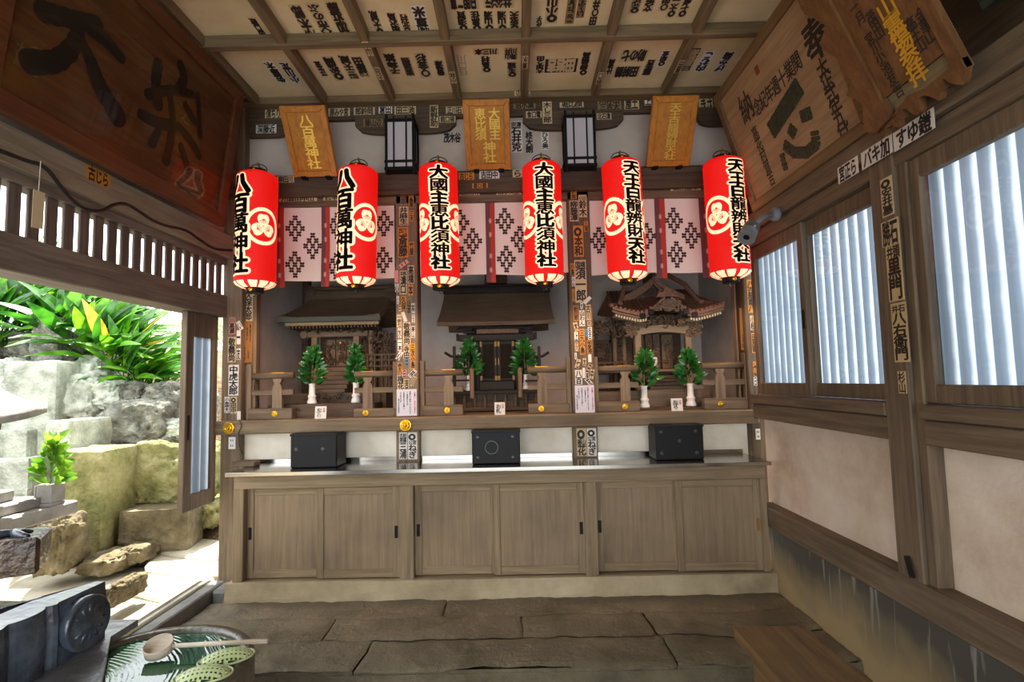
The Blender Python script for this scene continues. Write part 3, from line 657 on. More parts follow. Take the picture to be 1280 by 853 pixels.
# ================================================================== red paper lanterns
def emis(name, col, e, dcol=None):
    m = plain(name, dcol or col, .7, emit=e, ecol=col, nvar=.05); return m
L_RED = emis('lantern_red_paper', 'ff0d06', .14, 'b8100a'); L_CRM = emis('lantern_cream', 'ffc79a', .25, 'ffe0c0')
LINK = plain('lantern_ink', '060505', .8, spec=.1)
LR, LTOP = .128, .055
def lantern(px_t, py_t, px_b, py_b, text, ang, crests, label, tw=.155, Y=3.46):
    T, Bm = onY(px_t, py_t, Y), onY(px_b, py_b, Y); H = T.z-Bm.z
    t = thing('paper_lantern', label, 'lantern', Bm, 'red paper lanterns hanging before the curtains')
    ax = (T-Bm).normalized(); sh = (T-Bm)/H                                   # hangs slightly out of plumb
    def pt(r, th, z): return Bm + sh*z + V(r*math.sin(th), -r*math.cos(th), 0)
    def prof(z):
        e = min(z, H-z); 
        return LR*(1 - .42*(1-min(1, e/.04))**2.2) + .0016*math.sin(2*math.pi*z/.0155)
    n, m_ = 56, 150
    mb = MB(); mb.sm = True; rings = []
    for j in range(m_+1):
        z = H*j/m_; rings.append([mb.bm.verts.new(pt(prof(z), 2*math.pi*i/n, z)) for i in range(n)])
    for j in range(m_):
        for i in range(n):
            q = 1 if (H*j/m_ < .036 and i % 5 != 0) else 0
            mb.mi = q; mb.face([rings[j][i], rings[j][(i+1) % n], rings[j+1][(i+1) % n], rings[j+1][i]])
    shade = mb.build('paper_shade', [L_RED, L_CRM], t)
    a0 = math.radians(ang); mid = H*.525
    cyl = lambda off: (lambda x, y, l: pt(LR+.0022+l, a0+off+x/LR, mid+y))
    th = H*.84
    mb = MB(); put_text(mb, text, cyl(0), tw, th, .145, 12, lift=.0004, fill=1.0, cuts=9, auto=False); mb.build('lettering_edge', L_CRM, shade, recalc=False)
    mb = MB(); put_text(mb, text, cyl(0), tw, th, .078, 10, lift=.0018, fill=1.0, cuts=9, auto=True); mb.build('lettering', LINK, shade, recalc=False)
    for off in crests:
        c_ = (lambda o: (lambda x, y, l=0: pt(LR+.0018+l, a0+math.radians(o)+x/LR, H*.50+y)))(off)
        mb = MB(); n_ = 44
        for i in range(n_):                                                     # ring
            p = []
            for k in (i, i+1):
                b_ = 2*math.pi*k/n_
                for rr in (.112, .090): p.append(c_(rr*math.cos(b_), rr*math.sin(b_)*1.12, 0))
            mb.poly([p[0], p[2], p[3], p[1]])
        for k in range(3):                                                      # three heart leaves
            b0 = math.pi/2 + k*2*math.pi/3; cx, cy = .044*math.cos(b0), .044*math.sin(b0)*1.12
            rad = lambda q: .037*(1-.30*max(0, math.cos(q))**6) * (1+.12*max(0, -math.cos(q))**3)
            N_ = 26; prev = None
            for rg in (.35, .7, 1.0):
                cur = []
                for i in range(N_):
                    q = 2*math.pi*i/N_; r_ = rad(q)*rg; a_ = b0+q
                    cur.append(mb.bm.verts.new(c_(cx+r_*math.cos(a_), cy+r_*math.sin(a_)*1.12, 0)))
                if prev is None: mb.face(cur)
                else:
                    for i in range(N_): mb.face([prev[i], prev[(i+1) % N_], cur[(i+1) % N_], cur[i]])
                prev = cur
            mb.mi = 1
            for vn in (-.9, -.45, 0, .45, .9):                                  # veins
                a_ = b0+math.pi+vn; p0 = V(cx, cy, 0); e = .030; dx, dy = math.cos(a_), math.sin(a_)
                sx, sy = -dy*.0016, dx*.0016
                mb.poly([c_(cx+sx, (cy+sy)*1.0, .001), c_(cx-sx, cy-sy, .001), c_(cx+dx*e-sx, cy+dy*e*1.1-sy, .001), c_(cx+dx*e+sx, cy+dy*e*1.1+sy, .001)])
            mb.mi = 0
        mb.build('crest', [L_CRM, L_RED], shade, recalc=False)
    mb = MB(); mb.lathe(Bm-V(0, 0, .032), [(.050, 0), (.056, .006), (.056, .034), (.070, .038), (.070, .046)], 12); br = mb.build('bottom_ring', BLACKM, t)
    mb = MB(); mb.sm = True; mb.lathe(Bm+V(0, -.055, -.012), [(.016, 0), (.016, .005), (.010, .009), (0, .010)], 16, (0, -1, 0)); mb.build('brass_boss', BRASS, br)
    mb = MB(); mb.tube([Bm+V(.010*math.cos(q), 0, -.043+.011*math.sin(q)) for q in [i*math.pi/6 for i in range(13)]], .0018, 5); mb.build('wire_loop', STEEL, br)
    mb = MB(); mb.lathe(T-V(0, 0, .008), [(.074, 0), (.074, .010), (.062, .014), (.060, .028), (.052, .030)], 20); tr_ = mb.build('top_ring', BLACKM, t)
    mb = MB(); mb.sm = True; mb.lathe(T+V(0, -.058, .010), [(.013, 0), (.013, .005), (.008, .009), (0, .010)], 14, (0, -1, 0)); mb.build('brass_boss', BRASS, tr_)
    mb = MB(); mb.tube([T+V(.062*math.cos(q), 0, .020+.045*math.sin(q)) for q in [i*math.pi/14 for i in range(15)]], .003, 6); mb.build('bail', BLACKM, t)
    ld = bpy.data.lights.new('bulb', 'SPOT'); ld.energy = 4; ld.spot_size = math.radians(125); ld.spot_blend = .9; ld.color = (1, .62, .42); ld.shadow_soft_size = .05; lo = bpy.data.objects.new('bulb', ld); COL.objects.link(lo); lo.parent = t; lo.location = (0, .05, -.06); lo.rotation_euler = (math.radians(32), 0, 0)
    end = V(T.x + (.0 if abs(T.x) < 1.2 else .02), 3.76, min(T.z+.02, zk1-.04))
    mb = MB(); mb.tube([T+V(0, -.012, .058), T+V(0, 0, .072), T+V(0, .012, .06), T+V(.004, .06, .045), T+V(.008, 3.752-Y, .01)], .0065, 7); mb.build('hanging_peg', W_BOARDY, t)
    return t
A, B_, Cc = '八/百/萬/神/社', '大/國/主/恵/比/須/神/社', '天/王/白/龍/辨/財/天/社'
lantern(322.3, 217, 318.8, 361, A, -27, (72,), 'leftmost red paper lantern, five black characters, in the upper left corner')
lantern(448, 211, 445, 357, A, -27, (72,), 'second red paper lantern from left, five black characters, beside the left pillar')
lantern(547.5, 208, 551, 357, B_, 9, (-64, 64), 'third red paper lantern from left, eight black characters, right of the left pillar', .125)
lantern(676.5, 205, 681, 354, B_, 4, (-64, 64), 'fourth red paper lantern from left, eight black characters, left of the right pillar', .125)
lantern(775.5, 202, 785, 350, Cc, 21, (-68, 66), 'fifth red paper lantern from left, eight black characters, right of the right pillar', .125)
lantern(903, 200, 913.5, 348, Cc, 17, (-66, 66), 'rightmost red paper lantern, eight black characters, beside the grey spotlight', .125)

# ================================================================== curtains
CLOTH = plain('curtain_cloth', 'ebe0d6', .9, nvar=.06, nscale=3); MOTIF = plain('curtain_motif', '3d2a24', .9)
RIB1 = plain('ribbon_red', 'b5382a', .7); RIB2 = plain('ribbon_dull_purple', '6d3a40', .7); RIBW = plain('ribbon_white_mark', 'd8b8a8', .8)
def curtain(px0, px1, pt, pb, motifs, ribbons, label, seed):
    Y0 = 3.845; x0, x1 = onY(px0, pt, Y0).x, onY(px1, pt, Y0).x; z1 = zk0-.045
    zb = (onY(px0, pb[0], Y0).z + onY(px1, pb[1], Y0).z)/2
    t = thing('shrine_curtain', label, 'curtain', ((x0+x1)/2, Y0, zb), 'white shrine curtains with flower motifs')
    def S(x, z, l=0):
        v = (z1-z)/(z1-zb)
        w = .014*noise.noise((x*2.2, z*1.6, seed)) + .012*math.sin(x*9+seed+2*v)*(.3+.7*v) + .006*noise.noise((x*7, z*5, seed))
        return V(x, Y0 - .01 + w - l, z + .006*math.sin(x*7+seed)*v)
    mb = MB(); mb.sm = True; mb.grid(lambda u, v: S(x0+(x1-x0)*u, zb+(z1-zb)*v), 70, 40)
    mb.sm = False; mb.mi = 1
    for (mx_, my_) in motifs:
        p = onY(mx_, my_, Y0-.01)
        for a in (-1, 0, 1):
            for b_ in (-1, 0, 1):
                cx, cz = p.x + (a-b_)*.026, p.z + (a+b_)*.040
                for k in range(4):
                    q = math.pi/4+k*math.pi/2; d = V(math.cos(q), 0, math.sin(q)*1.15); s_ = V(-d.z, 0, d.x)
                    c = V(cx, 0, cz) + d*.0115
                    mb.poly([S(c.x+dx, c.z+dz, .0025) for dx, dz in [((d*e+s_*g).x, (d*e+s_*g).z) for e, g in ((-.0105, 0), (-.003, .0085), (.009, .0065), (.009, -.0065), (-.003, -.0085))]])
    body = mb.build('cloth', [CLOTH, MOTIF], t, recalc=False)
    for rx0, rx1, rb in ribbons:
        a, b_ = onY(rx0, pt, Y0).x, onY(rx1, pt, Y0).x; zz = onY((rx0+rx1)/2, rb, Y0-.01).z
        mb = MB(); n_ = 24
        for (c0, c1, mi) in ((a, a+(b_-a)*.5, 1), (a+(b_-a)*.5, b_, 0)):
            mb.mi = mi; mb.grid(lambda u, v: S(c0+(c1-c0)*u, max(zb, zz+(z1-zz)*v), .008) + V(.0, 0, min(0, zz+(z1-zz)*v-zb)), 2, n_)
        mb.mi = 2
        for f_ in (.25, .42, .68, .85):
            zc_ = z1 + (zz-z1)*f_; xc = (a+b_)/2
            for k in range(4):
                q = k*math.pi/4+.4; d = V(math.cos(q)*.013, 0, math.sin(q)*.02); e = V(-d.z, 0, d.x)*.12
                pts = [V(xc, 0, zc_)+d+e, V(xc, 0, zc_)+d-e, V(xc, 0, zc_)-d-e, V(xc, 0, zc_)-d+e]
                mb.poly([S(w.x, max(zb, w.z), .0105) + V(0, 0, min(0, w.z-zb)) for w in pts])
        mb.build('ribbon', [RIB1, RIB2, RIBW], t, recalc=False)
    return t
curtain(322, 493, 251, (353, 349), [(369, 286), (390, 307), (368, 331), (421, 282), (420, 332), (480, 280), (479, 326)], [(346, 357, 361), (402.5, 413, 358)], 'white flower-patterned curtain in the bay left of the left pillar', 1.3)
curtain(525, 713, 246, (345, 343), [(575, 279), (591, 302), (577, 325), (631, 277), (650, 299), (633, 324)], [(606.5, 618, 354)], 'white flower-patterned curtain between the two pillars', 4.1)
curtain(736, 902, 241, (344, 340), [(749, 300), (808, 296), (842, 276), (864, 294), (846, 318)], [(816, 829, 349), (872, 886, 347)], 'white flower-patterned curtain in the bay right of the right pillar', 7.7)
# ================================================================== gilt-lettered plaques leaning out above the lanterns
def framed(t, O, U, Vv, w, h, fw, thick, mf, mp, depth=.012):
    """frame of four mitred pieces and a recessed panel; returns the map of the panel face"""
    f = planemap(O, U, Vv)
    q = lambda x, y, l: f(x, y, l); X, Y = w/2, h/2; x, y = X-fw, Y-fw
    for nm, pts in (('frame_rail', [(-X, Y), (X, Y), (x, y), (-x, y)]), ('frame_rail', [(-X, -Y), (X, -Y), (x, -y), (-x, -y)]),
                    ('frame_stile', [(-X, -Y), (-X, Y), (-x, y), (-x, -y)]), ('frame_stile', [(X, -Y), (X, Y), (x, y), (x, -y)])):
        mb = MB(); mb.hexa([q(a, b, 0) for a, b in pts] + [q(a, b, thick) for a, b in pts], .004); mb.build(nm, mf, t)
    mb = MB(); mb.hexa([q(a, b, .002) for a, b in ((-x-.004, -y-.004), (x+.004, -y-.004), (x+.004, y+.004), (-x-.004, y+.004))] + [q(a, b, thick-depth) for a, b in ((-x-.004, -y-.004), (x+.004, -y-.004), (x+.004, y+.004), (-x-.004, y+.004))])
    panel = mb.build('panel', mp, t)
    return panel, (lambda a, b, l=0: f(a, b, thick-depth+l))
def plaque(tl, tr, br, bl, label, texts):
    yb, yt = 3.735, 3.47
    B0 = (onY(*bl, yb)+onY(*br, yb))/2; T0 = (onY(*tl, yt)+onY(*tr, yt))/2; T0.x = B0.x = (T0.x+B0.x)/2
    w = ((onY(*br, yb)-onY(*bl, yb)).x + (onY(*tr, yt)-onY(*tl, yt)).x)/2; h = (T0-B0).length
    t = thing('shrine_plaque', label, 'plaque', B0, 'gilt-lettered plaques above the lanterns')
    panel, f = framed(t, (B0+T0)/2, (1, 0, 0), T0-B0, w, h, .042, .035, W_PLQF, W_PLQ)
    mb = MB()
    for s, cx, cy, ww, hh in texts: put_text(mb, s, lambda x, y, l: f(cx*w+x, cy*h+y, l), ww*w, hh*h, .020, 6, lift=.003)
    mb.build('gilt_lettering', GOLD, panel, recalc=False)
    for s_ in (-.28, .28):
        c = planemap((B0+T0)/2, (1, 0, 0), T0-B0)(s_*w, -h/2-.006, .018); mb = MB(); mb.box(c.x-.02, c.x+.02, c.y-.022, c.y+.03, c.z-.012, c.z+.010, .003); mb.build('iron_clip', BLACKM, t)
plaque((351, 132), (408.5, 131), (422, 219), (369, 221), 'golden wooden plaque with five gilt characters, leftmost of the three above the lanterns', [('八/百/萬/神/社', .02, .0, .30, .76)])
plaque((579, 125), (637, 122), (638, 210), (583, 212), 'golden wooden plaque with two columns of gilt characters, between the two paper lamps', [('大/國/主', .17, .16, .24, .44), ('恵/比/須', -.14, .16, .24, .44), ('神/社', .04, -.24, .28, .30)])
plaque((816, 120), (874, 118), (859, 206), (806, 208), 'golden wooden plaque with eight gilt characters, rightmost of the three above the lanterns', [('天/王/白/龍/辨/財/天/社', .02, .0, .25, .80)])

# ================================================================== square paper lamps
PANE = plain('lamp_paper', 'b9b6bc', .8, nvar=.03)
def andon(px0, px1, pt, pb, label):
    Y0, Y1 = 3.655, 3.835; x0, x1 = onY(px0, 180, Y0).x, onY(px1, 180, Y0).x; z1, z0 = onY((px0+px1)/2, pt, Y0).z, onY((px0+px1)/2, pb, Y0).z
    t = thing('wall_lamp', label, 'lamp', ((x0+x1)/2, (Y0+Y1)/2, z0), 'square black-framed paper lamps'); b = .018
    for x in (x0, x1-b):
        for y in (Y0, Y1-b):
            mb = MB(); mb.box(x, x+b, y, y+b, z0-.03, z1+.035, .002); mb.build('corner_post', BLACKM, t)
    for nm, za, zb_ in (('bottom_frame', z0, z0+.022), ('lower_bar', z0+.055, z0+.072), ('top_frame', z1-.022, z1)):
        mb = MB(); mb.box(x0-.004, x1+.004, Y0-.004, Y0+b, za, zb_, .002); mb.box(x0-.004, x1+.004, Y1-b, Y1, za, zb_); mb.box(x0-.004, x0+b, Y0, Y1, za, zb_); mb.box(x1-b, x1+.004, Y0, Y1, za, zb_); mb.build(nm, BLACKM, t)
    for fx in (.30, .72):
        xx = x0+(x1-x0)*fx; mb = MB(); mb.box(xx-.005, xx+.005, Y0-.002, Y0+.008, z0, z1+.02); mb.build('front_bar', BLACKM, t)
    for xx in (x0+.004, x1-.012):
        mb = MB(); mb.box(xx, xx+.008, (Y0+Y1)/2-.005, (Y0+Y1)/2+.005, z0, z1); mb.build('side_bar', BLACKM, t)
    mb = MB(); mb.box(x0+b*.5, x1-b*.5, Y0+.009, Y0+.012, z0+.01, z1-.01); mb.build('paper_pane', PANE, t)
    for xx in (x0+.013, x1-.016):
        mb = MB(); mb.box(xx, xx+.003, Y0+b, Y1-b, z0+.01, z1-.01); mb.build('paper_pane', PANE, t)
    mb = MB(); mb.box(x0+.004, x1-.004, Y0+.004, Y1-.004, z0+.002, z0+.008); mb.build('bottom_board', BLACKM, t)
andon(481, 518, 148, 212, 'black-framed square paper lamp on the beam between the left and middle plaques')
andon(706, 745, 143, 208, 'black-framed square paper lamp on the beam between the middle and right plaques')

# ================================================================== three small shrines
def carving(mb, x0, x1, y, z0, z1, n, seed, dep=.02):
    r = random.Random(seed)
    for i in range(n):
        c = V(r.uniform(x0, x1), y - r.uniform(0, dep), r.uniform(z0, z1)); q = r.uniform(.35, .9)*min(z1-z0, .05); a0 = r.uniform(0, 6.3); tw = r.choice((-1, 1))
        pts = []
        for k in range(9):
            u = k/8; a = a0+tw*u*4.6; rr = q*(1-.8*u)*.6; pts.append(c + V(rr*math.cos(a), -.006*u, rr*math.sin(a)))
        mb.sm = True; mb.tube(pts, .004, 5, [.0035+.004*math.sin(math.pi*min(1, k/8+.15)) for k in range(9)])
def part(name, mat, t, fn, *a, **k):
    mb = MB(); fn(mb); return mb.build(name, mat, t)
# ---- left: plain shingled roof with ridge, carved frieze
def shrine_left():
    YE, YC = 4.18, 4.42
    P = lambda x, y, Y: onY(x, y, Y)
    xl, xr = P(347, 400, YE).x, P(474, 398, YE).x; ze = (P(347, 402, YE).z+P(474, 400, YE).z)/2
    t = thing('altar_shrine', 'small weathered wooden shrine with a shingled roof and carved doors in the left bay', 'shrine', (P(420, 500, YC).x, YC, zl1))
    xr2 = xr+.10; zr = P(440, 371, 4.62).z; rl = P(390, 370, 4.62).x; rr_ = P(489, 370, 4.62).x
    def roof(u, v):
        s = u; x = (xl+(xr-xl)*s)*(1-v) + (rl+(rr_-rl)*s)*v; z = ze+.03 + (zr-ze-.03)*(v**1.35); return V(x, YE+(4.62-YE)*v, z + .02*(abs(2*s-1)**3)*(1-v))
    part('roof', W_SHING, t, lambda m: m.grid(roof, 24, 14, (0, .01, -.03)))
    def roofb(u, v):
        p = roof(u, v); return V(p.x, 9.24-p.y, p.z)
    part('rear_roof', W_SHING, t, lambda m: m.grid(roofb, 12, 8, (0, -.01, -.03)))
    part('eave_board', plain('greenish_edge_board', '4b5148', .7), t, lambda m: m.box(xl-.01, xr+.01, YE-.012, YE+.02, ze-.008, ze+.034, .003))
    part('eave_moulding', wood('pale_eave_wood', '9c8a68', '75654a', 'x'), t, lambda m: m.box(xl+.05, xr-.01, YE+.02, YE+.06, ze-.035, ze-.008, .003))
    mb = MB()
    for i in range(26):
        x = xl+.08+(xr-xl-.12)*i/25; mb.box(x-.005, x+.005, YE+.03, YC, ze-.055, ze-.036)
    mb.build('rafters', W_SHRD, t)
    def ridge(m):
        m.box(rl-.01, rr_+.01, 4.58, 4.66, zr-.02, zr+.055, .006); m.box(rl-.03, rr_+.03, 4.565, 4.675, zr+.055, zr+.085, .006)
    part('ridge', W_SHRD, t, ridge)
    for x in (rl, rr_):
        part('ridge_end', W_SHRD, t, lambda m: (m.lathe((x, 4.57, zr+.05), [(.045, 0), (.05, .01), (.05, .10), (.045, .11)], 12, (0, 1, 0)), m.box(x-.05, x+.05, 4.575, 4.665, zr-.06, zr+.02, .006)))
    cl, cr = P(394, 430, YC).x, P(446, 430, YC).x; zb_ = P(420, 421, YC).z; zst = P(420, 459, YC).z
    for x in (cl, cr): part('column', W_SHRZ, t, lambda m: m.box(x-.025, x+.025, YC-.025, YC+.025, zl1, zb_+.08, .004))
    part('lintel_beam', W_SHR, t, lambda m: (m.box(cl-.09, cr+.10, YC-.03, YC+.03, zb_-.005, zb_+.045, .008), m.lathe((cl-.085, YC-.04, zb_+.02), [(.03, 0), (.035, .01), (.035, .07)], 10, (0, 1, 0))))
    part('frieze_carving', W_SHRD, t, lambda m: carving(m, cl-.09, cr+.09, YC-.03, zb_+.05, zb_+.10, 46, 3))
    part('frieze_beam', W_SHR, t, lambda m: m.box(cl-.14, cr+.14, YC-.02, YC+.1, zb_+.10, ze-.05, .006))
    for x in (cl, cr): part('bracket_carving', W_SHRD, t, lambda m: carving(m, x-.07, x+.07, YC-.05, zb_+.03, zb_+.12, 16, int(x*100) % 97))
    part('door_frame', W_SHRD, t, lambda m: (m.box(cl, cr, YC+.14, YC+.17, zst, zb_, .003),))
    for k, (a, b) in enumerate(((.14, .36), (.38, .62), (.64, .86))):
        xa, xb = cl+(cr-cl)*a, cl+(cr-cl)*b
        d = part('door', W_SHRZ, t, lambda m: (m.box(xa, xb, YC+.125, YC+.14, zst+.01, zb_-.015, .003)))
        part('door_carving', W_SHRD, d, lambda m: carving(m, xa+.012, xb-.012, YC+.122, zst+.03, zb_-.04, 22, 60+k, .006))
    part('gilt_mount', BRASS, t, lambda m: m.lathe(((cl+cr)/2, YC+.118, zb_-.045), [(.014, 0), (.008, .008), (0, .009)], 10, (0, -1, 0)))
    zs0 = P(420, 492, YC-.22).z
    def steps(m):
        for i in range(6):
            z = zs0+(zst-zs0)*i/6; y = YC-.22+.05*i; m.box(cl+.03, cr-.03, y, YC+.16, z, z+(zst-zs0)/6-.002, .002)
    part('steps', W_SHR, t, steps)
    part('base_carving', W_SHRD, t, lambda m: (m.box(cl-.10, cr+.26, YC-.24, YC-.22, zl1, zs0+.005, .002), carving(m, cl, cr, YC-.24, zs0-.045, zs0-.005, 20, 8)))
    part('base', W_SHRD, t, lambda m: m.box(cl-.10, cr+.30, YC-.22, 4.85, zl1, zs0, .004))
    part('body', W_SHRD, t, lambda m: m.box(cl-.02, cr+.12, YC+.17, 4.80, zs0, ze))
    xs = cr+.10
    part('side_column', W_SHRZ, t, lambda m: (m.box(xs, xs+.035, YC, YC+.035, zs0, ze-.06, .003), m.box(xs+.10, xs+.13, YC+.1, YC+.13, zs0, ze-.08, .003)))
    part('side_carving', W_SHRD, t, lambda m: (carving(m, xs+.02, xs+.16, YC+.02, zb_-.13, ze-.08, 50, 9, .05), carving(m, cr+.03, xs, YC+.02, zst, zb_, 24, 10, .02)))
    zv = zst+.02
    def rail(m):
        for z in (zv-.02, zv+.03, zv+.075): m.bar((cr+.08, YC-.02, z), (cr+.36, YC-.02, z+.0), .014, .014)
        for i in range(5): m.box(cr+.09+.06*i, cr+.105+.06*i, YC-.03, YC-.012, zs0, zv+.085)
    part('side_railing', W_SHRD, t, rail)
    def frame(m):
        x0, x1 = P(474, 440, 4.6).x, P(489, 440, 4.6).x; z0, z1 = P(480, 470, 4.6).z, P(480, 425, 4.6).z
        m.box(x0, x0+.02, 4.58, 4.6, zs0, z1); m.box(x1, x1+.02, 4.58, 4.6, zs0, z1+.06); m.box(x0-.02, x1+.06, 4.575, 4.6, z1-.03, z1-.01); m.box(x0, x1, 4.58, 4.6, z1-.09, z1-.075); m.box(x0, x1, 4.59, 4.6, z0, z1-.15)
        carving(m, x0+.02, x1, 4.585, z0, z1-.12, 12, 5, .005)
    part('screen_frame', W_SHRD, t, frame)
shrine_left()
# ---- middle: broad roof over black doors
def shrine_mid():
    YE, YC = 4.22, 4.46; P = onY
    xl, xr = P(546, 402, YE).x, P(693, 401, YE).x; ze = P(619, 404, YE).z; rl, rr_ = P(556, 364, 4.62).x-.0, P(686, 362, 4.62).x; zr = P(619, 366, 4.62).z
    xc = (xl+xr)/2
    t = thing('altar_shrine', 'small dark wooden shrine with a broad smooth roof and black doors in the middle bay', 'shrine', (xc, YC, zl1))
    def roof(u, v):
        k = 1-(1-v)**1.8; x = (xl+(xr-xl)*u)*(1-k)+(rl+(rr_-rl)*u)*k; return V(x, YE+(4.62-YE)*v, ze+.012+(zr-ze)*v**1.15 + .008*abs(2*u-1)**4*(1-v))
    part('roof', W_SHING, t, lambda m: m.grid(roof, 24, 14, (0, .012, -.022)))
    part('rear_roof', W_SHING, t, lambda m: m.grid(lambda u, v: V(roof(u, v).x, 9.24-roof(u, v).y, roof(u, v).z), 10, 8, (0, -.012, -.022)))
    part('eave_edge', W_SHRD, t, lambda m: m.grid(lambda u, v: roof(u, 0)+V(0, -.006, -.03+.03*v), 24, 1, (0, .03, 0)))
    part('ridge', W_BLK, t, lambda m: (m.box(rl-.01, rr_+.01, 4.58, 4.66, zr-.01, zr+.05, .005), m.box(rl-.02, rr_+.02, 4.57, 4.67, zr+.05, zr+.066, .004)))
    for f in (.17, .5, .83): part('ridge_disc', W_BLK, t, lambda m: m.lathe((rl+(rr_-rl)*f, 4.58, zr+.02), [(.024, 0), (.026, .005), (.018, .008), (0, .008)], 16, (0, -1, 0)))
    for px0, px1, pa, pb, nm in ((573, 668, 418, 426, 'lower_beam'), (577, 666, 408, 411, 'upper_beam')):
        x0, x1 = P(px0, 420, YC-.05).x, P(px1, 420, YC-.05).x; z0, z1 = P(619, pb, YC-.05).z, P(619, pa, YC-.05).z
        part(nm, W_BLK, t, lambda m: (m.box(x0, x1, YC-.05, YC, z0, z1, .004), m.box(x0-.02, x0, YC-.045, YC-.005, z0+.006, z1+.012, .003), m.box(x1, x1+.02, YC-.045, YC-.005, z0+.006, z1+.012, .003)))
    zlb = P(619, 417, YC).z
    for px in (587, 659): part('bracket', W_BLK, t, lambda m: (m.box(P(px, 415, YC).x-.05, P(px, 415, YC).x+.05, YC-.07, YC, zlb, zlb+.018, .003), m.box(P(px, 415, YC).x-.03, P(px, 415, YC).x+.03, YC-.09, YC, zlb+.018, zlb+.04, .003), m.bar((P(px, 415, YC).x-.10, YC-.06, zlb+.035), (P(px, 415, YC).x+.10, YC-.06, zlb+.05), .02, .012)))
    part('fascia', W_SHRR, t, lambda m: m.box(P(596, 412, YC).x, P(648, 412, YC).x, YC-.03, YC, zlb, zlb+.035))
    zf = P(619, 479, YC).z; zt = P(619, 426, YC).z; zfl = P(619, 488, YC-.15).z
    for px in (590, 597, 646, 653): part('column', W_BLK, t, lambda m: m.box(P(px, 450, YC).x-.014, P(px, 450, YC).x+.014, YC-.012, YC+.02, zfl, zt+.05, .002))
    GT = plain('worn_gilt', '8a6a2a', .5, metal=.5, nvar=.4, nscale=30)
    xm = P(621.5, 450, YC).x
    for x0, x1 in ((P(600, 450, YC).x, xm-.003), (xm+.003, P(643, 450, YC).x)):
        d = part('door', W_BLK, t, lambda m: (m.box(x0, x1, YC, YC+.02, zf+.02, zt, .002)))
        part('door_panel', plain('door_lacquer', '241d16', .7, nvar=.4, nscale=14, spec=.1), d, lambda m: m.box(x0+.025, x1-.025, YC-.004, YC+.004, zf+.04, zt-.03, .002))
        def trim(m):
            for xx in (x0, x1-.018):
                m.box(xx, xx+.018, YC-.003, YC, zt-.05, zt-.004); m.box(xx, xx+.018, YC-.003, YC, zf+.022, zf+.06); m.box(xx+.004, xx+.012, YC-.003, YC, (zf+zt)/2-.03, (zf+zt)/2+.03)
        part('gilt_fitting', GT, d, trim)
    part('body', W_BLK, t, lambda m: m.box(P(583, 450, YC).x, P(658, 450, YC).x, YC+.02, 4.82, zfl, ze))
    part('porch_floor', W_BLK, t, lambda m: (m.box(P(566, 486, YC-.15).x, P(672, 486, YC-.15).x, YC-.16, 4.8, zfl-.03, zfl, .003), m.box(P(600, 480, YC).x, P(643, 480, YC).x, YC-.05, YC+.02, zfl, zf+.015, .003)))
    zb0 = zl1
    def under(m):
        a, b = P(568, 500, YC-.1).x, P(670, 500, YC-.1).x; m.box(a, b, YC-.08, YC-.06, zb0, zfl-.03)
        for i in range(9): x = a+(b-a)*i/8; m.box(x-.012, x+.012, YC-.12, YC-.08, zb0, zfl-.03, .002)
        m.box(a, b, YC-.125, YC-.08, zb0, zb0+.03, .002)
    part('under_panel', W_SHRD, t, under)
    for s, pp, pe in ((-1, 568, 556), (1, 674, 686)):
        def rl_(m):
            x = P(pp, 450, YC-.14).x; xe = P(pe, 440, YC-.14).x; z = P(pp, 446, YC-.14).z; z2 = P(pp, 476, YC-.14).z; xin = x - s*.12
            m.tube([(xin, YC-.14, z), (x, YC-.14, z), (x+s*.03, YC-.14, z+.003), (xe, YC-.14, z+.035)], .011, 8)
            m.box(x-.012, x+.012, YC-.152, YC-.128, zfl, z+.085, .003)
            for zz in (z2, (z+z2)/2): m.bar((xin, YC-.14, zz), (x+s*.02, YC-.14, zz), .014, .016)
            m.bar((x, YC-.14, z), (x, 4.8, z), .018, .018)
        part('porch_railing', W_BLK, t, rl_)
    for px in (590, 650):
        x = P(px, 470, YC-.16).x; zt_ = P(px, 459, YC-.16).z
        part('newel_post', W_SHRZ, t, lambda m: m.lathe((x, YC-.18, zfl-.06), [(.018, 0), (.018, zt_-zfl+.03), (.021, zt_-zfl+.035), (.016, zt_-zfl+.05), (0, zt_-zfl+.062)], 14))
    part('rear_post', W_SHRD, t, lambda m: m.box(P(606, 350, 4.9).x, P(634, 350, 4.9).x, 4.86, 4.9, zr, 2.9))
shrine_mid()
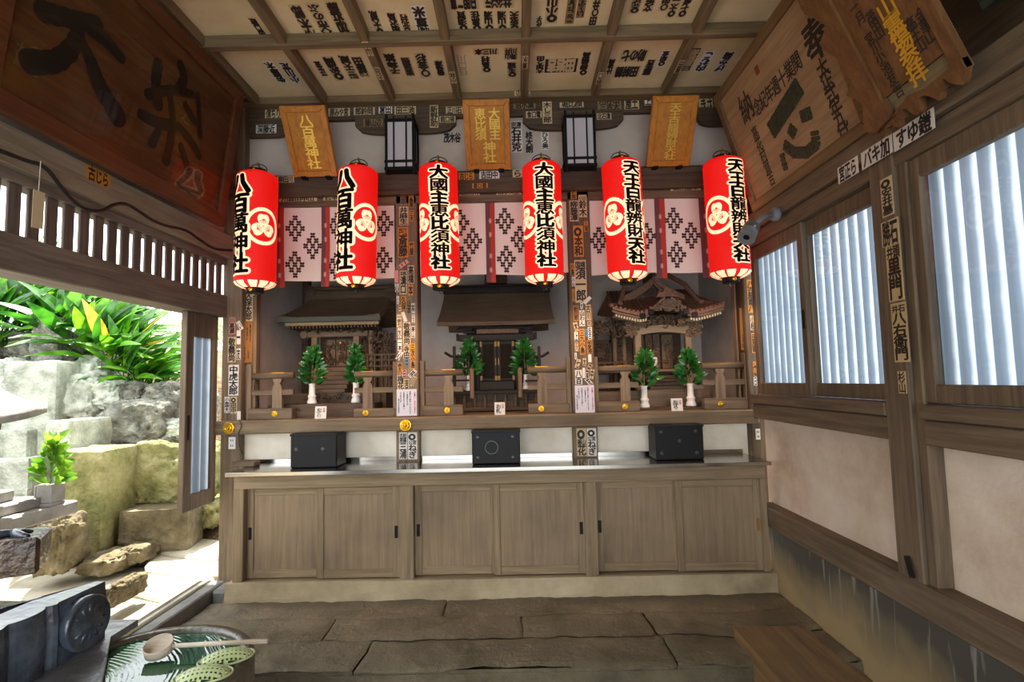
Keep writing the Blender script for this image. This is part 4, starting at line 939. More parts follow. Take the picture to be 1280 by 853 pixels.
# ---- right: undulating gable, ribbed roof, carved columns
def shrine_right():
    YE, YC = 4.05, 4.22; P = onY
    xc = P(835, 385, YE).x; hw = .43; ze = P(808, 391, YE).z
    t = thing('altar_shrine', 'ornate carved wooden shrine with an undulating ribbed roof in the right bay', 'shrine', (xc, YC, zl1))
    YR = 4.66
    def ez(x): 
        a = abs(x); return .055*(a/hw)**3 + .125*math.exp(-(x/.115)**2) - .012*math.exp(-((a-.20)/.07)**2)
    def roof(u, v):
        x = -hw+2*hw*u; k = (1-v); xx = x*(1-.18*v); return V(xc+xx, YE+(YR-YE)*v, ze + ez(x)*(k**1.2) + .26*v**1.25)
    part('roof', W_SHRR, t, lambda m: m.grid(roof, 60, 16, (0, .01, -.018)))
    part('rear_roof', W_SHRR, t, lambda m: m.grid(lambda u, v: V(roof(u, v).x, 2*YR-roof(u, v).y, roof(u, v).z), 12, 6, (0, -.01, -.018)))
    mb = MB(); mb.sm = True
    for i in range(27):
        u = i/26
        if abs(2*u-1) < .30: continue
        mb.tube([roof(u, v/10)+V(0, 0, .006) for v in range(11)], .0125, 6)
    mb.build('roof_ribs', W_SHRR, t)
    for k, (off, th) in enumerate(((0, .022), (-.026, .018))):
        part('eave_board', W_SHRR if k == 0 else W_SHR, t, lambda m: m.grid(lambda u, v: roof(u, 0)+V(0, -.010+.012*k, off-th*v), 60, 1, (0, .025, 0)))
    WT = plain('pale_end_grain', 'c9bd9f', .8)
    mb = MB()
    for i in range(40):
        x = -hw+.03+(2*hw-.06)*i/39
        if abs(x) < .17: continue
        z = ze+ez(x)-.066; mb.box(xc+x-.006, xc+x+.006, YE-.004, YE+.12, z-.004, z+.016)
    mb.build('rafter_ends', WT, t)
    for x in (-.20, -.135, 0, .135, .20): part('gable_mount', BLACKM, t, lambda m: m.box(xc+x-.022, xc+x+.022, YE-.016, YE-.008, ze+ez(x)-.048, ze+ez(x)-.004, .003))
    part('gable_pendant', W_SHR, t, lambda m: (m.lathe((xc, YE-.005, ze+.055), [(.055, 0), (.05, .012), (.02, .016)], 12, (0, -1, 0)), carving(m, xc-.10, xc+.10, YE-.012, ze+.02, ze+.075, 30, 2, .01)))
    part('gable_crest', W_SHRR, t, lambda m: (m.prism([roof(.5, 0)+V(x, .0, z) for x, z in ((-.085, -.005), (-.07, .025), (-.03, .035), (-.02, .06), (.02, .06), (.03, .035), (.07, .025), (.085, -.005))], (0, .05, 0)), carving(m, xc-.06, xc+.06, YE-.003, ze+.135, ze+.16, 10, 12, .004)))
    # upper triangular gable
    YG = 4.40; ax, az = P(817, 343, YG).x, P(817, 346, YG).z
    for s, pe in ((-1, (775, 374)), (1, (856, 370))):
        e = P(pe[0], pe[1], YG)
        def barge(m):
            for w0, w1, dy in ((0, .035, 0), (.035, .055, .02)):
                m.grid(lambda u, v: V(ax+(e.x-ax)*u, YG+dy, az+(e.z-az)*(u**.72)-(w0+(w1-w0)*v)), 14, 1, (0, .03, 0))
        part('barge_board', W_SHRR, t, barge)
        part('gable_roof', W_SHRR, t, lambda m: m.grid(lambda u, v: V(ax+(e.x-ax)*u, YG+.01+.3*v, az+.012+(e.z-az)*(u**.72)), 12, 3, (0, 0, -.016)))
    part('gable_infill', W_SHRD, t, lambda m: (m.prism([V(ax, YG+.05, az-.05), V(ax-.20, YG+.05, az-.19), V(ax+.20, YG+.05, az-.19)], (0, .02, 0)), carving(m, ax-.07, ax+.07, YG+.04, az-.15, az-.09, 16, 4, .01)))
    part('gable_ridge', W_SHRD, t, lambda m: (m.box(ax-.018, ax+.018, YG, YG+.32, az+.005, az+.04, .004)))
    for s in (-1, 1):
        pts = [V(xc+s*(.10+.02), 4.60, az+.10), V(xc+s*.17, 4.52, az+.02), V(xc+s*.25, 4.40, az-.07), V(xc+s*.33, 4.28, ze+.10), V(xc+s*.42, 4.14, ze+.075)]
        part('hip_ridge', W_SHRR, t, lambda m: (m.tube(pts, .02, 8), m.lathe(pts[3]+V(0, -.02, -.01), [(.026, 0), (.026, .03)], 8, (0, -1, .2))))
    # columns, rainbow beam, carvings
    cl, cr = P(797, 430, YC).x, P(860, 430, YC).x; zb1, zb0 = P(826, 410, YC).z, P(826, 419, YC).z
    for x in (cl, cr): part('column', wood('pale_column_%d' % (x > xc+.1), '9a8a74', '75664f', 'z'), t, lambda m: m.box(x-.026, x+.026, YC-.026, YC+.026, zl1, zb1+.02, .006))
    def rb(m):
        n_ = 20
        m.grid(lambda u, v: V(cl+(cr-cl)*u, YC-.022, zb0 + (.022*math.sin(math.pi*u)) + (zb1-zb0)*v), n_, 1, (0, .044, 0))
    part('rainbow_beam', wood('pale_beam', '958670', '6f614b', 'x'), t, rb)
    for x, s in ((cl, -1), (cr, 1)):
        part('beam_nose', W_SHR, t, lambda m: (carving(m, min(x, x+s*.10), max(x, x+s*.10), YC-.02, zb0-.01, zb1+.03, 24, 31+s, .03), m.lathe((x+s*.055, YC-.03, zb0+.02), [(.03, 0), (.035, .02), (.03, .05)], 10, (0, 1, 0))))
        part('bracket_carving', W_SHR, t, lambda m: (m.box(x-.05, x+.05, YC-.04, YC+.04, zb1+.02, zb1+.04, .004), m.box(x-.075, x+.075, YC-.05, YC+.04, zb1+.05, zb1+.07, .004), carving(m, x-.09, x+.09, YC-.03, zb1+.01, ze-.05, 34, 41+s, .04)))
    part('frieze_carving', W_SHRD, t, lambda m: carving(m, cl+.06, cr-.06, YC-.005, zb1+.015, ze-.02, 60, 17, .03))
    part('frieze_board', W_SHRD, t, lambda m: m.box(cl-.06, cr+.06, YC+.03, YC+.06, zb1, ze))
    YB2 = 4.52; zf = P(830, 461, YB2).z
    zs = P(830, 487, YC-.10).z
    part('body', W_SHRD, t, lambda m: m.box(cl-.10, cr+.05, YB2+.04, 4.9, zs, ze+.05))
    for k, (a, b) in enumerate(((.08, .30), (.34, .48), (.50, .64), (.68, .92))):
        xa, xb = cl+(cr-cl)*a, cl+(cr-cl)*b
        d = part('door' if k in (1, 2) else 'side_panel', W_SHRZ, t, lambda m: m.box(xa, xb, YB2, YB2+.04, zf, zb0+.03, .003))
        part('panel_carving', W_SHR, d, lambda m: carving(m, xa+.015, xb-.015, YB2-.002, zf+.05, zb0-.01, 26, 70+k, .008))
    for x in (cl-.13, cl-.05): part('rear_column', W_SHRZ, t, lambda m: m.cyl((x, YB2-.02, zs), (x, YB2-.02, ze-.02), .02, n=12))
    part('side_carving', W_SHRD, t, lambda m: (carving(m, cl-.36, cl-.06, YC+.12, zb1-.06, ze-.03, 80, 21, .12), carving(m, cl-.13, cl-.04, YB2-.02, zf, zb0, 24, 22, .01)))
    part('side_screen', W_SHRD, t, lambda m: (m.box(cl-.34, cl-.16, 4.62, 4.64, zf-.04, zb0-.02), m.box(cl-.36, cl-.34, 4.6, 4.64, zs, zb0+.01), m.box(cl-.16, cl-.14, 4.6, 4.64, zs, zb0+.01), m.box(cl-.36, cl-.14, 4.6, 4.64, zb0-.03, zb0), carving(m, cl-.33, cl-.17, 4.615, zf, zb0-.04, 40, 23, .008)))
    def steps(m):
        for i in range(6):
            z = zs+(zf-zs)*i/6; m.box(cl+.06, cr-.06, YC-.10+.06*i, YB2+.02, z, z+(zf-zs)/6-.002, .002)
    part('steps', W_SHRD, t, steps)
    part('porch_floor', W_SHR, t, lambda m: m.box(cl-.36, cr+.10, YC+.06, YB2+.1, zf-.03, zf-.005, .003))
    part('base', W_SHR, t, lambda m: (m.box(cl-.02, cr+.05, YC-.13, YC-.10, zl1, zs, .003), m.box(cl-.36, cr+.12, YC-.10, 4.9, zl1, zs-.01)))
    part('side_railing', W_SHRD, t, lambda m: (m.bar((cl-.36, YC+.05, zf+.05), (cl-.03, YC+.05, zf+.06), .014, .014), m.bar((cl-.36, YC+.05, zf+.01), (cl-.03, YC+.05, zf+.01), .014, .014), [m.box(cl-.35+.08*i, cl-.336+.08*i, YC+.04, YC+.06, zf-.02, zf+.06) for i in range(5)]))
shrine_right()
# ================================================================== big boards leaning from the side walls
def onP(px, py, P0, Nn):
    d = ray(px, py); return C0 + d*((Vector(P0)-C0).dot(Nn)/d.dot(Nn))
class Plane:
    def __init__(s, P0, U, Vv): s.P, s.U, s.V = Vector(P0), Vector(U).normalized(), Vector(Vv).normalized(); s.N = s.U.cross(s.V).normalized()
    def uv(s, px, py): q = onP(px, py, s.P, s.N)-s.P; return q.dot(s.U), q.dot(s.V)
    def map(s, u, v, l=0): return s.P+s.U*u+s.V*v+s.N*l
    def text(s, mb, rows, px, py, w, h, bold=.03, n=6, lift=.002, rot=0):
        u, v = s.uv(px, py); c, q = math.cos(rot), math.sin(rot)
        put_text(mb, rows, lambda x, y, l: s.map(u+x*c-y*q, v+x*q+y*c, l), w, h, bold, n, lift=lift)
def line_text(mb, mp_, uvf, chars, a, b, w, h, bold=.02, n=5, lift=.002):
    (ua, va), (ub, vb) = uvf(*a), uvf(*b); k = len(chars)
    for i, c in enumerate(chars):
        s = i/(k-1) if k > 1 else .5; put_text(mb, c, lambda x, y, l: mp_(ua+(ub-ua)*s+x, va+(vb-va)*s+y, l), w, h, bold, n, lift=lift)
# ---- left: framed board under glass
Vb = Vector((.126, 0, .95)); Lb = 1.66; hb = .945
P0 = Vector((-2.0, 3.50-Lb/2, 2.484)) + Vb.normalized()*hb/2
t = thing('votive_board', 'large dark red-brown framed board with big black characters, leaning high on the left wall', 'board', P0)
panel, f = framed(t, P0, (0, 1, 0), Vb, Lb, hb, .085, .045, W_BIGF, W_BIG, .022)
pl = Plane(f(0, 0), (0, 1, 0), Vb)
def brush(mb, pts, w0, w1, lift):
    P_ = [Vector(pl.uv(x/3.553, y/3.553)) for x, y in pts]; Q = []
    for i in range(len(P_)-1):
        a, b = P_[i], P_[i+1]; p0 = P_[max(0, i-1)]; p3 = P_[min(len(P_)-1, i+2)]
        for k in range(7):
            s = k/7; Q.append(.5*((2*a)+(b-p0)*s+(2*p0-5*a+4*b-p3)*s*s+(3*a-p0-3*b+p3)*s**3))
    Q.append(P_[-1]); n_ = len(Q); Lf_, Rt_ = [], []
    for i, q in enumerate(Q):
        d = (Q[min(n_-1, i+1)]-Q[max(0, i-1)]).normalized(); e = Vector((-d.y, d.x)); w = (w0+(w1-w0)*i/(n_-1))*(.5+.03*math.sin(i*2.1))
        Lf_.append(mb.bm.verts.new(pl.map(*(q+e*w), lift))); Rt_.append(mb.bm.verts.new(pl.map(*(q-e*w), lift)))
    for i in range(n_-1): mb.face([Lf_[i], Rt_[i], Rt_[i+1], Lf_[i+1]])
    for q, w in ((Q[0], w0), (Q[-1], w1)):
        mb.face([mb.bm.verts.new(pl.map(q.x+w*.5*math.cos(t_*math.pi/8), q.y+w*.5*math.sin(t_*math.pi/8), lift+.0001)) for t_ in range(16)])
mb = MB()
for i, (pts, w0, w1) in enumerate([([(190, 50), (300, 80), (430, 105)], .09, .07), ([(345, 90), (330, 190), (250, 270), (130, 275)], .07, .10), ([(400, 125), (480, 190), (535, 255)], .07, .06), ([(365, 190), (400, 270), (445, 390), (520, 515)], .05, .11),
    ([(700, 290), (690, 360), (700, 460)], .075, .08), ([(800, 290), (815, 350), (790, 400)], .06, .07), ([(655, 420), (760, 400), (850, 420)], .06, .05), ([(625, 510), (700, 545), (770, 560)], .06, .07), ([(750, 410), (765, 560), (735, 715)], .05, .06), ([(700, 580), (675, 635)], .05, .06), ([(790, 560), (840, 620), (880, 690)], .05, .06), ([(875, 420), (880, 500), (885, 600)], .04, .05), ([(800, 650), (825, 735)], .05, .06), ([(820, 470), (860, 540)], .05, .05)]): brush(mb, pts, w0, w1, .002+i*.0003)
mb.build('lettering', plain('board_ink', '15140f', .5), panel, recalc=False)
mb = MB(); pl.text(mb, '大/黒', 25, 68, .045, .10, .02); pl.text(mb, '金/田/正', 42, 76, .05, .12, .02); pl.text(mb, '之', 233, 140, .08, .14, .0); mb.build('small_gilt_lettering', plain('dull_gilt', '7d6a35', .5), panel, recalc=False)
mb = MB(); mb.hexa([pl.map(a, b, l) for l in (.010, .012) for a, b in ((-Lb/2+.084, -hb/2+.084), (Lb/2-.084, -hb/2+.084), (Lb/2-.084, hb/2-.084), (-Lb/2+.084, hb/2-.084))]); mb.build('glass', GLASS, t)
# ---- right: pale votive board
Vb = Vector((-.227, 0, .80)); hb = .832; Lb = 1.19
P0 = Vector((1.64, 3.458-Lb/2, 2.488)) + Vb.normalized()*hb/2
t = thing('votive_board', 'pale framed votive board with brush writing and coin-covered strokes on the right wall', 'board', P0)
panel, f = framed(t, P0, (0, -1, 0), Vb, Lb, hb, .06, .04, W_VOTF, W_VOT, .018)
pl = Plane(f(0, 0), (0, -1, 0), Vb)
z5 = lambda x, y: (890+x*.3047, 20+y*.3047)
mb = MB()
pl.text(mb, '納', *z5(140, 372), .15, .17, .018); pl.text(mb, '奉', *z5(425, 88), .18, .19, .025)
line_text(mb, pl.map, pl.uv, '関業十週年紀念', z5(347, 187), z5(188, 372), .075, .095, .02); line_text(mb, pl.map, pl.uv, '大正弐年九月', z5(455, 213), z5(542, 475), .085, .10, .02); line_text(mb, pl.map, pl.uv, '高花村賀吉', z5(178, 480), z5(243, 665), .07, .085, .015)
mb.build('brush_writing', plain('brush_ink', '2a241d', .7), panel, recalc=False)
mb = MB(); u, v = pl.uv(*z5(185, 222)); mb.hexa([pl.map(u+a, v+b, l) for l in (.0005, .0015) for a, b in ((-.02, -.025), (.02, -.025), (.02, .025), (-.02, .025))]); mb.build('small_red_seal', plain('seal_red_small', '7a3a2a', .7), panel)
COIN = plain('green_bronze', '3c4a3a', .5, metal=.4, nvar=.35, nscale=40)
def coins(pts, width):
    mb = MB()
    for (a, b) in zip(pts, pts[1:]):
        ua, va = pl.uv(*z5(*a)); ub, vb = pl.uv(*z5(*b)); L = math.hypot(ub-ua, vb-va); n_ = max(1, int(L/.020)); dx, dy = (ub-ua)/L, (vb-va)/L; m_ = max(1, int(width/.020))
        for i in range(n_+1):
            for j in range(m_):
                o = (j-(m_-1)/2)*.021; c = pl.map(ua+(ub-ua)*i/n_-dy*o, va+(vb-va)*i/n_+dx*o, .002+.001*((i+j) % 3)); mb.cyl(c, c+pl.N*.004, .0125, n=10)
    mb.build('coin_stroke', COIN, panel)
coins([(358, 290), (247, 468)], .10); coins([(372, 412), (405, 398)], .075); coins([(322, 462), (340, 482)], .075)
coins([(424, 480), (430, 525), (390, 560), (340, 560), (302, 530)], .075); coins([(290, 572), (304, 625)], .055)
# ---- right, nearer: rough-edged board with gold writing
P0 = Vector((1.575, 2.17, 2.41)); Vb = Vector((-.36, 0, .85)); pl = Plane(P0, (0, -1, 0), Vb)
z6 = lambda x, y: (1020+x/3.708, y/3.708)
t = thing('votive_board', 'dark rough-edged wooden board with gold writing, nearest on the right wall', 'board', P0)
def q6(x, y, l=0): u, v = pl.uv(*z6(x, y)); return pl.map(u, v, l)
uL, _ = pl.uv(*z6(300, 600)); uR, _ = pl.uv(*z6(770, 370)); hB = .95; W_ = uR-uL
mb = MB(); mb.hexa([pl.map(a, b, l) for l in (.0, .02) for a, b in ((uL+.10, .11), (uR-.04, .11), (uR-.04, hB), (uL+.10, hB))]); panel = mb.build('panel', W_ROUGH, t)
mb = MB(); mb.hexa([pl.map(a, b, l) for l in (-.012, -.004) for a, b in ((uL+.02, .02), (uR-.01, .02), (uR-.01, hB), (uL+.02, hB))]); mb.build('pale_backing', wood('pale_backing_wood', '93815f', '75654a', 'y'), t)
r = random.Random(4)
def ragged(a0, a1, base_in, out, along_v, lo=.6):
    pts = []; n_ = 26
    for i in range(n_+1):
        s = a0+(a1-a0)*i/n_; w_ = out*(lo+(1-lo)*(.5+.5*math.sin(i*1.1+r.random()*1.2)))*(1 if i % 7 else .55)
        pts.append((base_in-w_, s) if along_v else (s, base_in-w_))
    return pts
lp = ragged(0, hB, uL+.10, .14, True); pts = lp + [(uL+.105, hB), (uL+.105, .0)]
mb = MB(); mb.prism([pl.map(a, b, .004) for a, b in pts], pl.N*.03); mb.build('rough_left_edge', W_ROUGH, t)
bp_ = ragged(uL+.02, uR, .05, .075, False, .3); pts = bp_ + [(uR, .055), (uL+W_*.62, .045), (uL+W_*.48, .06), (uL+W_*.3, .035), (uL+.02, .0)]
mb = MB(); mb.prism([pl.map(a, b, .004) for a, b in pts], pl.N*.03); mb.build('rough_bottom_edge', W_ROUGH, t)
mb = MB(); mb.hexa([pl.map(a, b, l) for l in (.0, .026) for a, b in ((uR-.045, .02), (uR, .02), (uR, hB), (uR-.045, hB))]); mb.build('right_edge', W_ROUGH, t)
F2 = lambda u, v, l: pl.map(u, v, .02+l)
mb = MB(); line_text(mb, F2, pl.uv, '山霊場参拝', z6(348, 22), z6(492, 325), .085, .082, .022, 6); mb.build('gold_lettering', plain('gold_paint', 'c9941f', .5), panel, recalc=False)
mb = MB()
for s_, a, b in (('小池友吉', (320, 255), (405, 410)), ('一月', (200, 25), (228, 72)), ('茂田山', (278, 70), (316, 140)), ('宮川', (272, 170), (298, 205)), ('高王山', (463, 100), (508, 200)), ('金華山', (512, 55), (555, 155))):
    line_text(mb, F2, pl.uv, s_, z6(*a), z6(*b), .045, .05, .02)
mb.build('small_lettering', plain('board_ink_small', '241d14', .7), panel, recalc=False)
# ---- dark green board at the far right
P0 = Vector((1.56, 1.62, 2.56)); pl = Plane(P0, (0, -1, 0), (-.3, 0, .85))
t = thing('votive_board', 'dark green board hanging high at the top right corner', 'board', P0)
mb = MB(); mb.hexa([pl.map(a, b, l) for l in (0, .03) for a, b in ((0, 0), (.6, .0), (.6, .7), (0, .7))], .006); mb.build('panel', DARKGREEN, t)
mb = MB()
for a0, a1, b0, b1 in ((0, .6, 0, .03), (0, .03, .03, .7), (.57, .6, .03, .7), (.03, .57, .67, .7)): mb.hexa([pl.map(a, b, l) for l in (.03, .045) for a, b in ((a0, b0), (a1, b0), (a1, b1), (a0, b1))], .003)
mb.build('frame', DARKGREEN, t)

# ================================================================== spotlight on the right wall beam
Sb = onX(972, 268, 1.62); GREYP = plain('grey_plastic', '74777a', .5); GREYL = plain('lens_grey', '1a1a1c', .2)
t = thing('spotlight', 'grey sensor spotlight on a jointed bracket at the end of the right wall beam', 'spotlight', Sb)
mb = MB(); mb.sm = True; mb.lathe(Sb+V(.004, 0, 0), [(.040, 0), (.042, .01), (.042, .03), (.034, .04), (.0, .042)], 24, (-1, 0, 0)); mb.build('mount', GREYP, t)
e1 = onY(953, 272, Sb.y-.02); e2 = onY(940, 283, Sb.y-.04); e3 = onY(930, 303, Sb.y-.10)
mb = MB(); mb.sm = True; mb.tube([Sb+V(-.03, 0, 0), e1, e2], .016, 10); mb.build('arm', GREYP, t)
ax = (e3-e2).normalized(); mb = MB(); mb.sm = True
mb.lathe(e2, [(.034, -.012), (.046, .0), (.048, .05), (.050, .052), (.050, .056), (.048, .058), (.049, .10), (.053, .112), (.047, .114), (.043, .105)], 24, ax); head = mb.build('lamp_head', GREYP, t)
mb = MB(); mb.lathe(e2+ax*.100, [(.045, 0), (.038, .004), (0, .006)], 20, ax); mb.build('lens', GREYL, head)
mb = MB(); c = e2+ax*.03+V(-.0, -.049, .004); mb.obox(c, (1, 0, 0), ax, (0, -1, .2), .02, .02, .004); mb.build('rating_label', PAPER['w'], head)

# ================================================================== bench, bottom right
q = [onZ(915, 786, .40), onZ(997, 778, .40), onZ(1096, 853, .40), onZ(985, 853, .40)]
t = thing('bench', 'worn wooden plank bench on the stone floor beside the right wall', 'bench', (1.0, 1.75, -.08))
x0, x1, y1 = .845, 1.13, 2.19; y0 = .75
mb = MB()
def bt(u, v): 
    x = x0+(x1-x0)*u + (.035*noise.noise((v*5, 3, 1)) + .02*noise.noise((v*14, 5, 1)))*(u**3); return V(x, y0+(y1-y0)*v, .40+.004*noise.noise((u*3, v*9, 2)))
mb.grid(bt, 8, 40, (0, 0, -.045)); mb.build('seat_plank', W_BENCH, t)
for y in (2.02, .95):
    for x in (.89, 1.07): mb = MB(); mb.box(x-.03, x+.03, y-.035, y+.035, -.085, .354, .004); mb.build('leg', W_BENCH, t)
    mb = MB(); mb.box(.87, 1.10, y-.02, y+.02, .14, .19, .003); mb.build('stretcher', W_BENCH, t)
mb = MB(); mb.box(.855, .885, .95, 2.05, .26, .352, .003); mb.build('apron', W_BENCH, t)

# ================================================================== cable and paper tag on the left beam
cp = [(0, 198), (28, 199), (48, 205), (62, 215), (78, 236), (95, 254), (112, 263), (128, 263), (143, 256), (157, 255), (172, 263), (190, 275), (210, 283), (232, 288), (250, 300), (268, 311), (290, 313)]
mb = MB(); mb.sm = True; pts = [onX(x, y, -2.055) for x, y in cp]; pts[0] = pts[0]+V(0, -.3, .01)
sm = []
for i in range(len(pts)-1):
    a, b = pts[i], pts[i+1]; p0 = pts[max(0, i-1)]; p3 = pts[min(len(pts)-1, i+2)]
    for k in range(4):
        u = k/4; sm.append(.5*((2*a)+(b-p0)*u+(2*p0-5*a+4*b-p3)*u*u+(3*a-p0-3*b+p3)*u**3))
mb.tube(sm+[pts[-1]], .008, 8); solo('cable', mb, CABLE, 'black cable looping along the beam above the left lattice', 'cable')
p = onX(47, 262, -2.05); mb = MB(); u_ = V(.12, 1, 0).normalized()
f = planemap(p, u_, (0, 0, 1)); mb.hexa([f(a, b, l) for l in (0, .003) for a, b in ((-.024, -.085), (.024, -.080), (.026, .08), (-.022, .082))]); mb.mi = 1; mb.tube([f(0, .08, .0), f(.004, .15, -.002), f(.0, .215, .004)], .002, 5)
solo('paper_tag', mb, [PAPER['k'], PAPER['w']], 'weathered paper tag hanging before the left lattice', 'tag')
p0 = onY(306, 455, 3.78); mb = MB(); mb.sm = True
mb.tube([onY(319, 470, 3.86), onY(318, 490, 3.86), onY(322, 504, 3.86), onY(318, 512, 3.86), onY(326, 513, 3.86)], .005, 6); solo('cable', mb, CABLE, 'black cable hanging at the back of the far left railing', 'cable')
mb = MB(); mb.sm = True; mb.tube([onY(299, 525, 3.733), onY(302, 533, 3.728), onY(298, 541, 3.73), onY(299, 556, 3.79), onY(303, 568, 3.79)], .003, 6); solo('cable', mb, CABLE, 'thin black cable crossing the left end of the ledge beam', 'cable')
# white socket plates
def socket(p, U, w, h, label):
    f = planemap(p, U, (0, 0, 1)); mb = MB(); mb.hexa([f(a, b, l) for l in (0, .008) for a, b in ((-w/2, -h/2), (w/2, -h/2), (w/2, h/2), (-w/2, h/2))], .002); mb.mi = 1
    for b in (-h*.22, h*.22):
        for a in (-w*.14, w*.14): mb.hexa([f(a+x, b+y, l) for l in (.0082, .0088) for x, y in ((-.0025, -.007), (.0025, -.007), (.0025, .007), (-.0025, .007))])
    solo('socket', mb, [CERAM, INK], label, 'socket')
socket(onY(290.5, 554, 3.797), (1, 0, 0), .05, .085, 'white socket plate on the left corner post below the brass stud')
socket(onY(947, 543, 3.797), (1, 0, 0), .032, .075, 'white socket plate on the right corner post above the counter end')
# ================================================================== pasted name slips
BIGINK = INK
def zmap(ox, oy, k): return lambda x, y: (ox+x*k, oy+y*k)
ORD = ['top', 'second', 'third', 'fourth', 'fifth', 'sixth', 'seventh', 'eighth', 'ninth', 'tenth', 'eleventh', 'twelfth', 'thirteenth', 'fourteenth', 'fifteenth', 'sixteenth', 'seventeenth']
PCOL = {'k': 'kraft', 'o': 'orange', 'w': 'white', 'y': 'straw-coloured', 'd': 'brown', 'b': 'blue', 'r': 'pink', 'c': 'bright blue', 'p': 'white', 'i': 'black'}
def column_slips(entries, where, group, Y=YB-.0005, bold=.035):
    """entries: (map, x0, y0, x1, y1, text, paper, column, rot)"""
    cnt = {}; tot = {}
    for e in entries: tot[e[7]] = tot.get(e[7], 0)+1
    es = sorted(entries, key=lambda e: e[0](0, (e[2]+e[4])/2)[1])
    for (mf, x0, y0, x1, y1, text, paper, colm, rot) in es:
        i = cnt.get(colm, 0); cnt[colm] = i+1
        a, b = mf(x0, y0), mf(x1, y1); c = onY((a[0]+b[0])/2, (a[1]+b[1])/2, Y); k = Y/FPX
        w, h = (b[0]-a[0])*k, (b[1]-a[1])*k
        if rot: w, h = (.026 if not text else .03), .085*max(.8, (y1-y0)/70)
        ordn = 'topmost' if i == 0 else ('lowest' if i == tot[colm]-1 else ORD[i]+' from top')
        lab = '%s%s name slip, %s in the %s on the %s' % ('tilted ' if rot else '', PCOL[paper], ordn, colm, where)
        sticker(c, (1, 0, 0), (0, 0, 1), w*.97, h*.97, text, paper, INK, lab, group, rot, bold, thick=.0012+.0007*(i % 3)+(.002 if paper in 'bcr' else 0))
Ls, Cs, Rs = 'left column', 'middle column', 'right column'
A = zmap(480, 230, .176); B = zmap(480, 370, .176)
column_slips([
 (A,115,72,158,155,'田/中','d',Ls,0),(A,175,62,212,172,'小/島/屋','o',Rs,0),(A,105,157,175,298,'井/麻/生','k',Ls,0),(A,180,185,212,270,'三/木','o',Rs,0),(A,98,302,173,530,'戸江/斎/藤','o',Ls,0),
 (A,178,408,215,512,'竹/屋','o',Rs,0),(A,92,535,178,610,'一/二','r',Ls,-.95),(A,168,575,215,712,'高/橋','k',Rs,0),(A,110,612,163,790,'平野/溝/口','k',Cs,0),(A,75,612,103,705,'','r',Ls,0),(A,78,708,105,770,'心','w',Ls,0),(A,172,715,207,795,'本','o',Rs,0),
 (B,90,0,108,60,'人/人','w',Ls,0),(B,120,0,160,105,'久/保','o',Cs,0),(B,163,20,192,135,'山/本','d',Rs,0),(B,195,50,220,125,'林','w',Rs,0),(B,103,64,122,125,'三','k',Ls,0),(B,197,130,220,195,'三/上','w',Rs,0),(B,92,130,125,225,'一/余/七','k',Ls,0),
 (B,128,118,160,180,'','w',Cs,.3),(B,135,184,190,350,'敬/義/尚','k',Cs,0),(B,193,213,222,300,'美/山','w',Rs,0),(B,100,228,124,300,'水','w',Ls,0),(B,98,310,127,392,'一/本','w',Ls,0),(B,188,335,222,522,'三/次/小/島','o',Rs,0),(B,138,352,184,450,'寺/田','k',Cs,0),
 (B,92,400,128,450,'心','w',Ls,-.5),(B,97,475,130,553,'壱/久','o',Ls,0),(B,150,432,173,495,'田','b',Cs,0),(B,133,525,160,583,'日','r',Cs,0),(B,180,530,222,573,'林','w',Rs,-.8),(B,188,575,225,637,'川','k',Rs,-.4),(B,95,560,145,668,'梅/花','k',Ls,0),(B,146,590,178,660,'吉','k',Cs,0)],
 'left pillar', 'paper name slips pasted on the left pillar')
A = zmap(695, 230, .176); B = zmap(695, 370, .176)
column_slips([
 (A,103,2,147,110,'大/沢/金','o',Ls,0),(A,95,112,160,272,'柳/藤/澤','k',Ls,0),(A,160,72,220,243,'小川/鈴/木','k',Rs,0),(A,198,262,228,342,'三/浦','o',Rs,0),(A,123,290,196,525,'◎/本/和','o',Cs,0),(A,132,532,218,850,'国横/須/一/郎','k',Cs,0),
 (A,103,562,130,655,'小/島','o',Ls,0),(A,112,657,135,730,'人/心','w',Ls,0),(A,115,745,133,840,'小','o',Ls,0),(A,205,805,240,850,'','w',Rs,-.8),
 (B,172,48,192,95,'大','w',Cs,0),(B,122,68,160,180,'新/田/郎','o',Ls,0),(B,165,100,205,218,'山/わ/ん','w',Cs,0),(B,210,60,248,175,'古/川','y',Rs,0),(B,222,180,248,215,'井','k',Rs,0),(B,125,192,158,248,'木','k',Ls,.2),(B,168,232,205,420,'三/九/小/島','o',Cs,0),(B,207,235,224,290,'川','c',Rs,0),(B,226,220,255,312,'名/古','w',Rs,0),(B,220,314,257,412,'明/愛/浦','o',Rs,0),
 (B,130,255,157,323,'上','w',Ls,0),(B,133,330,160,395,'三/八','k',Ls,0),(B,132,403,148,452,'人','w',Ls,0),(B,228,415,252,473,'','w',Rs,0),(B,140,456,170,508,'七','k',Ls,-.3),(B,190,442,214,500,'太','k',Cs,0),(B,188,510,207,585,'','w',Cs,0),(B,215,490,250,540,'田','k',Rs,-.5),(B,245,527,265,585,'中','k',Rs,-.2),(B,135,525,186,632,'八/百','w',Ls,0),(B,212,545,232,600,'寿','p',Cs,0),(B,220,592,250,632,'友','w',Rs,.7)],
 'right pillar', 'paper name slips pasted on the right pillar')
A = zmap(270, 360, .2344)
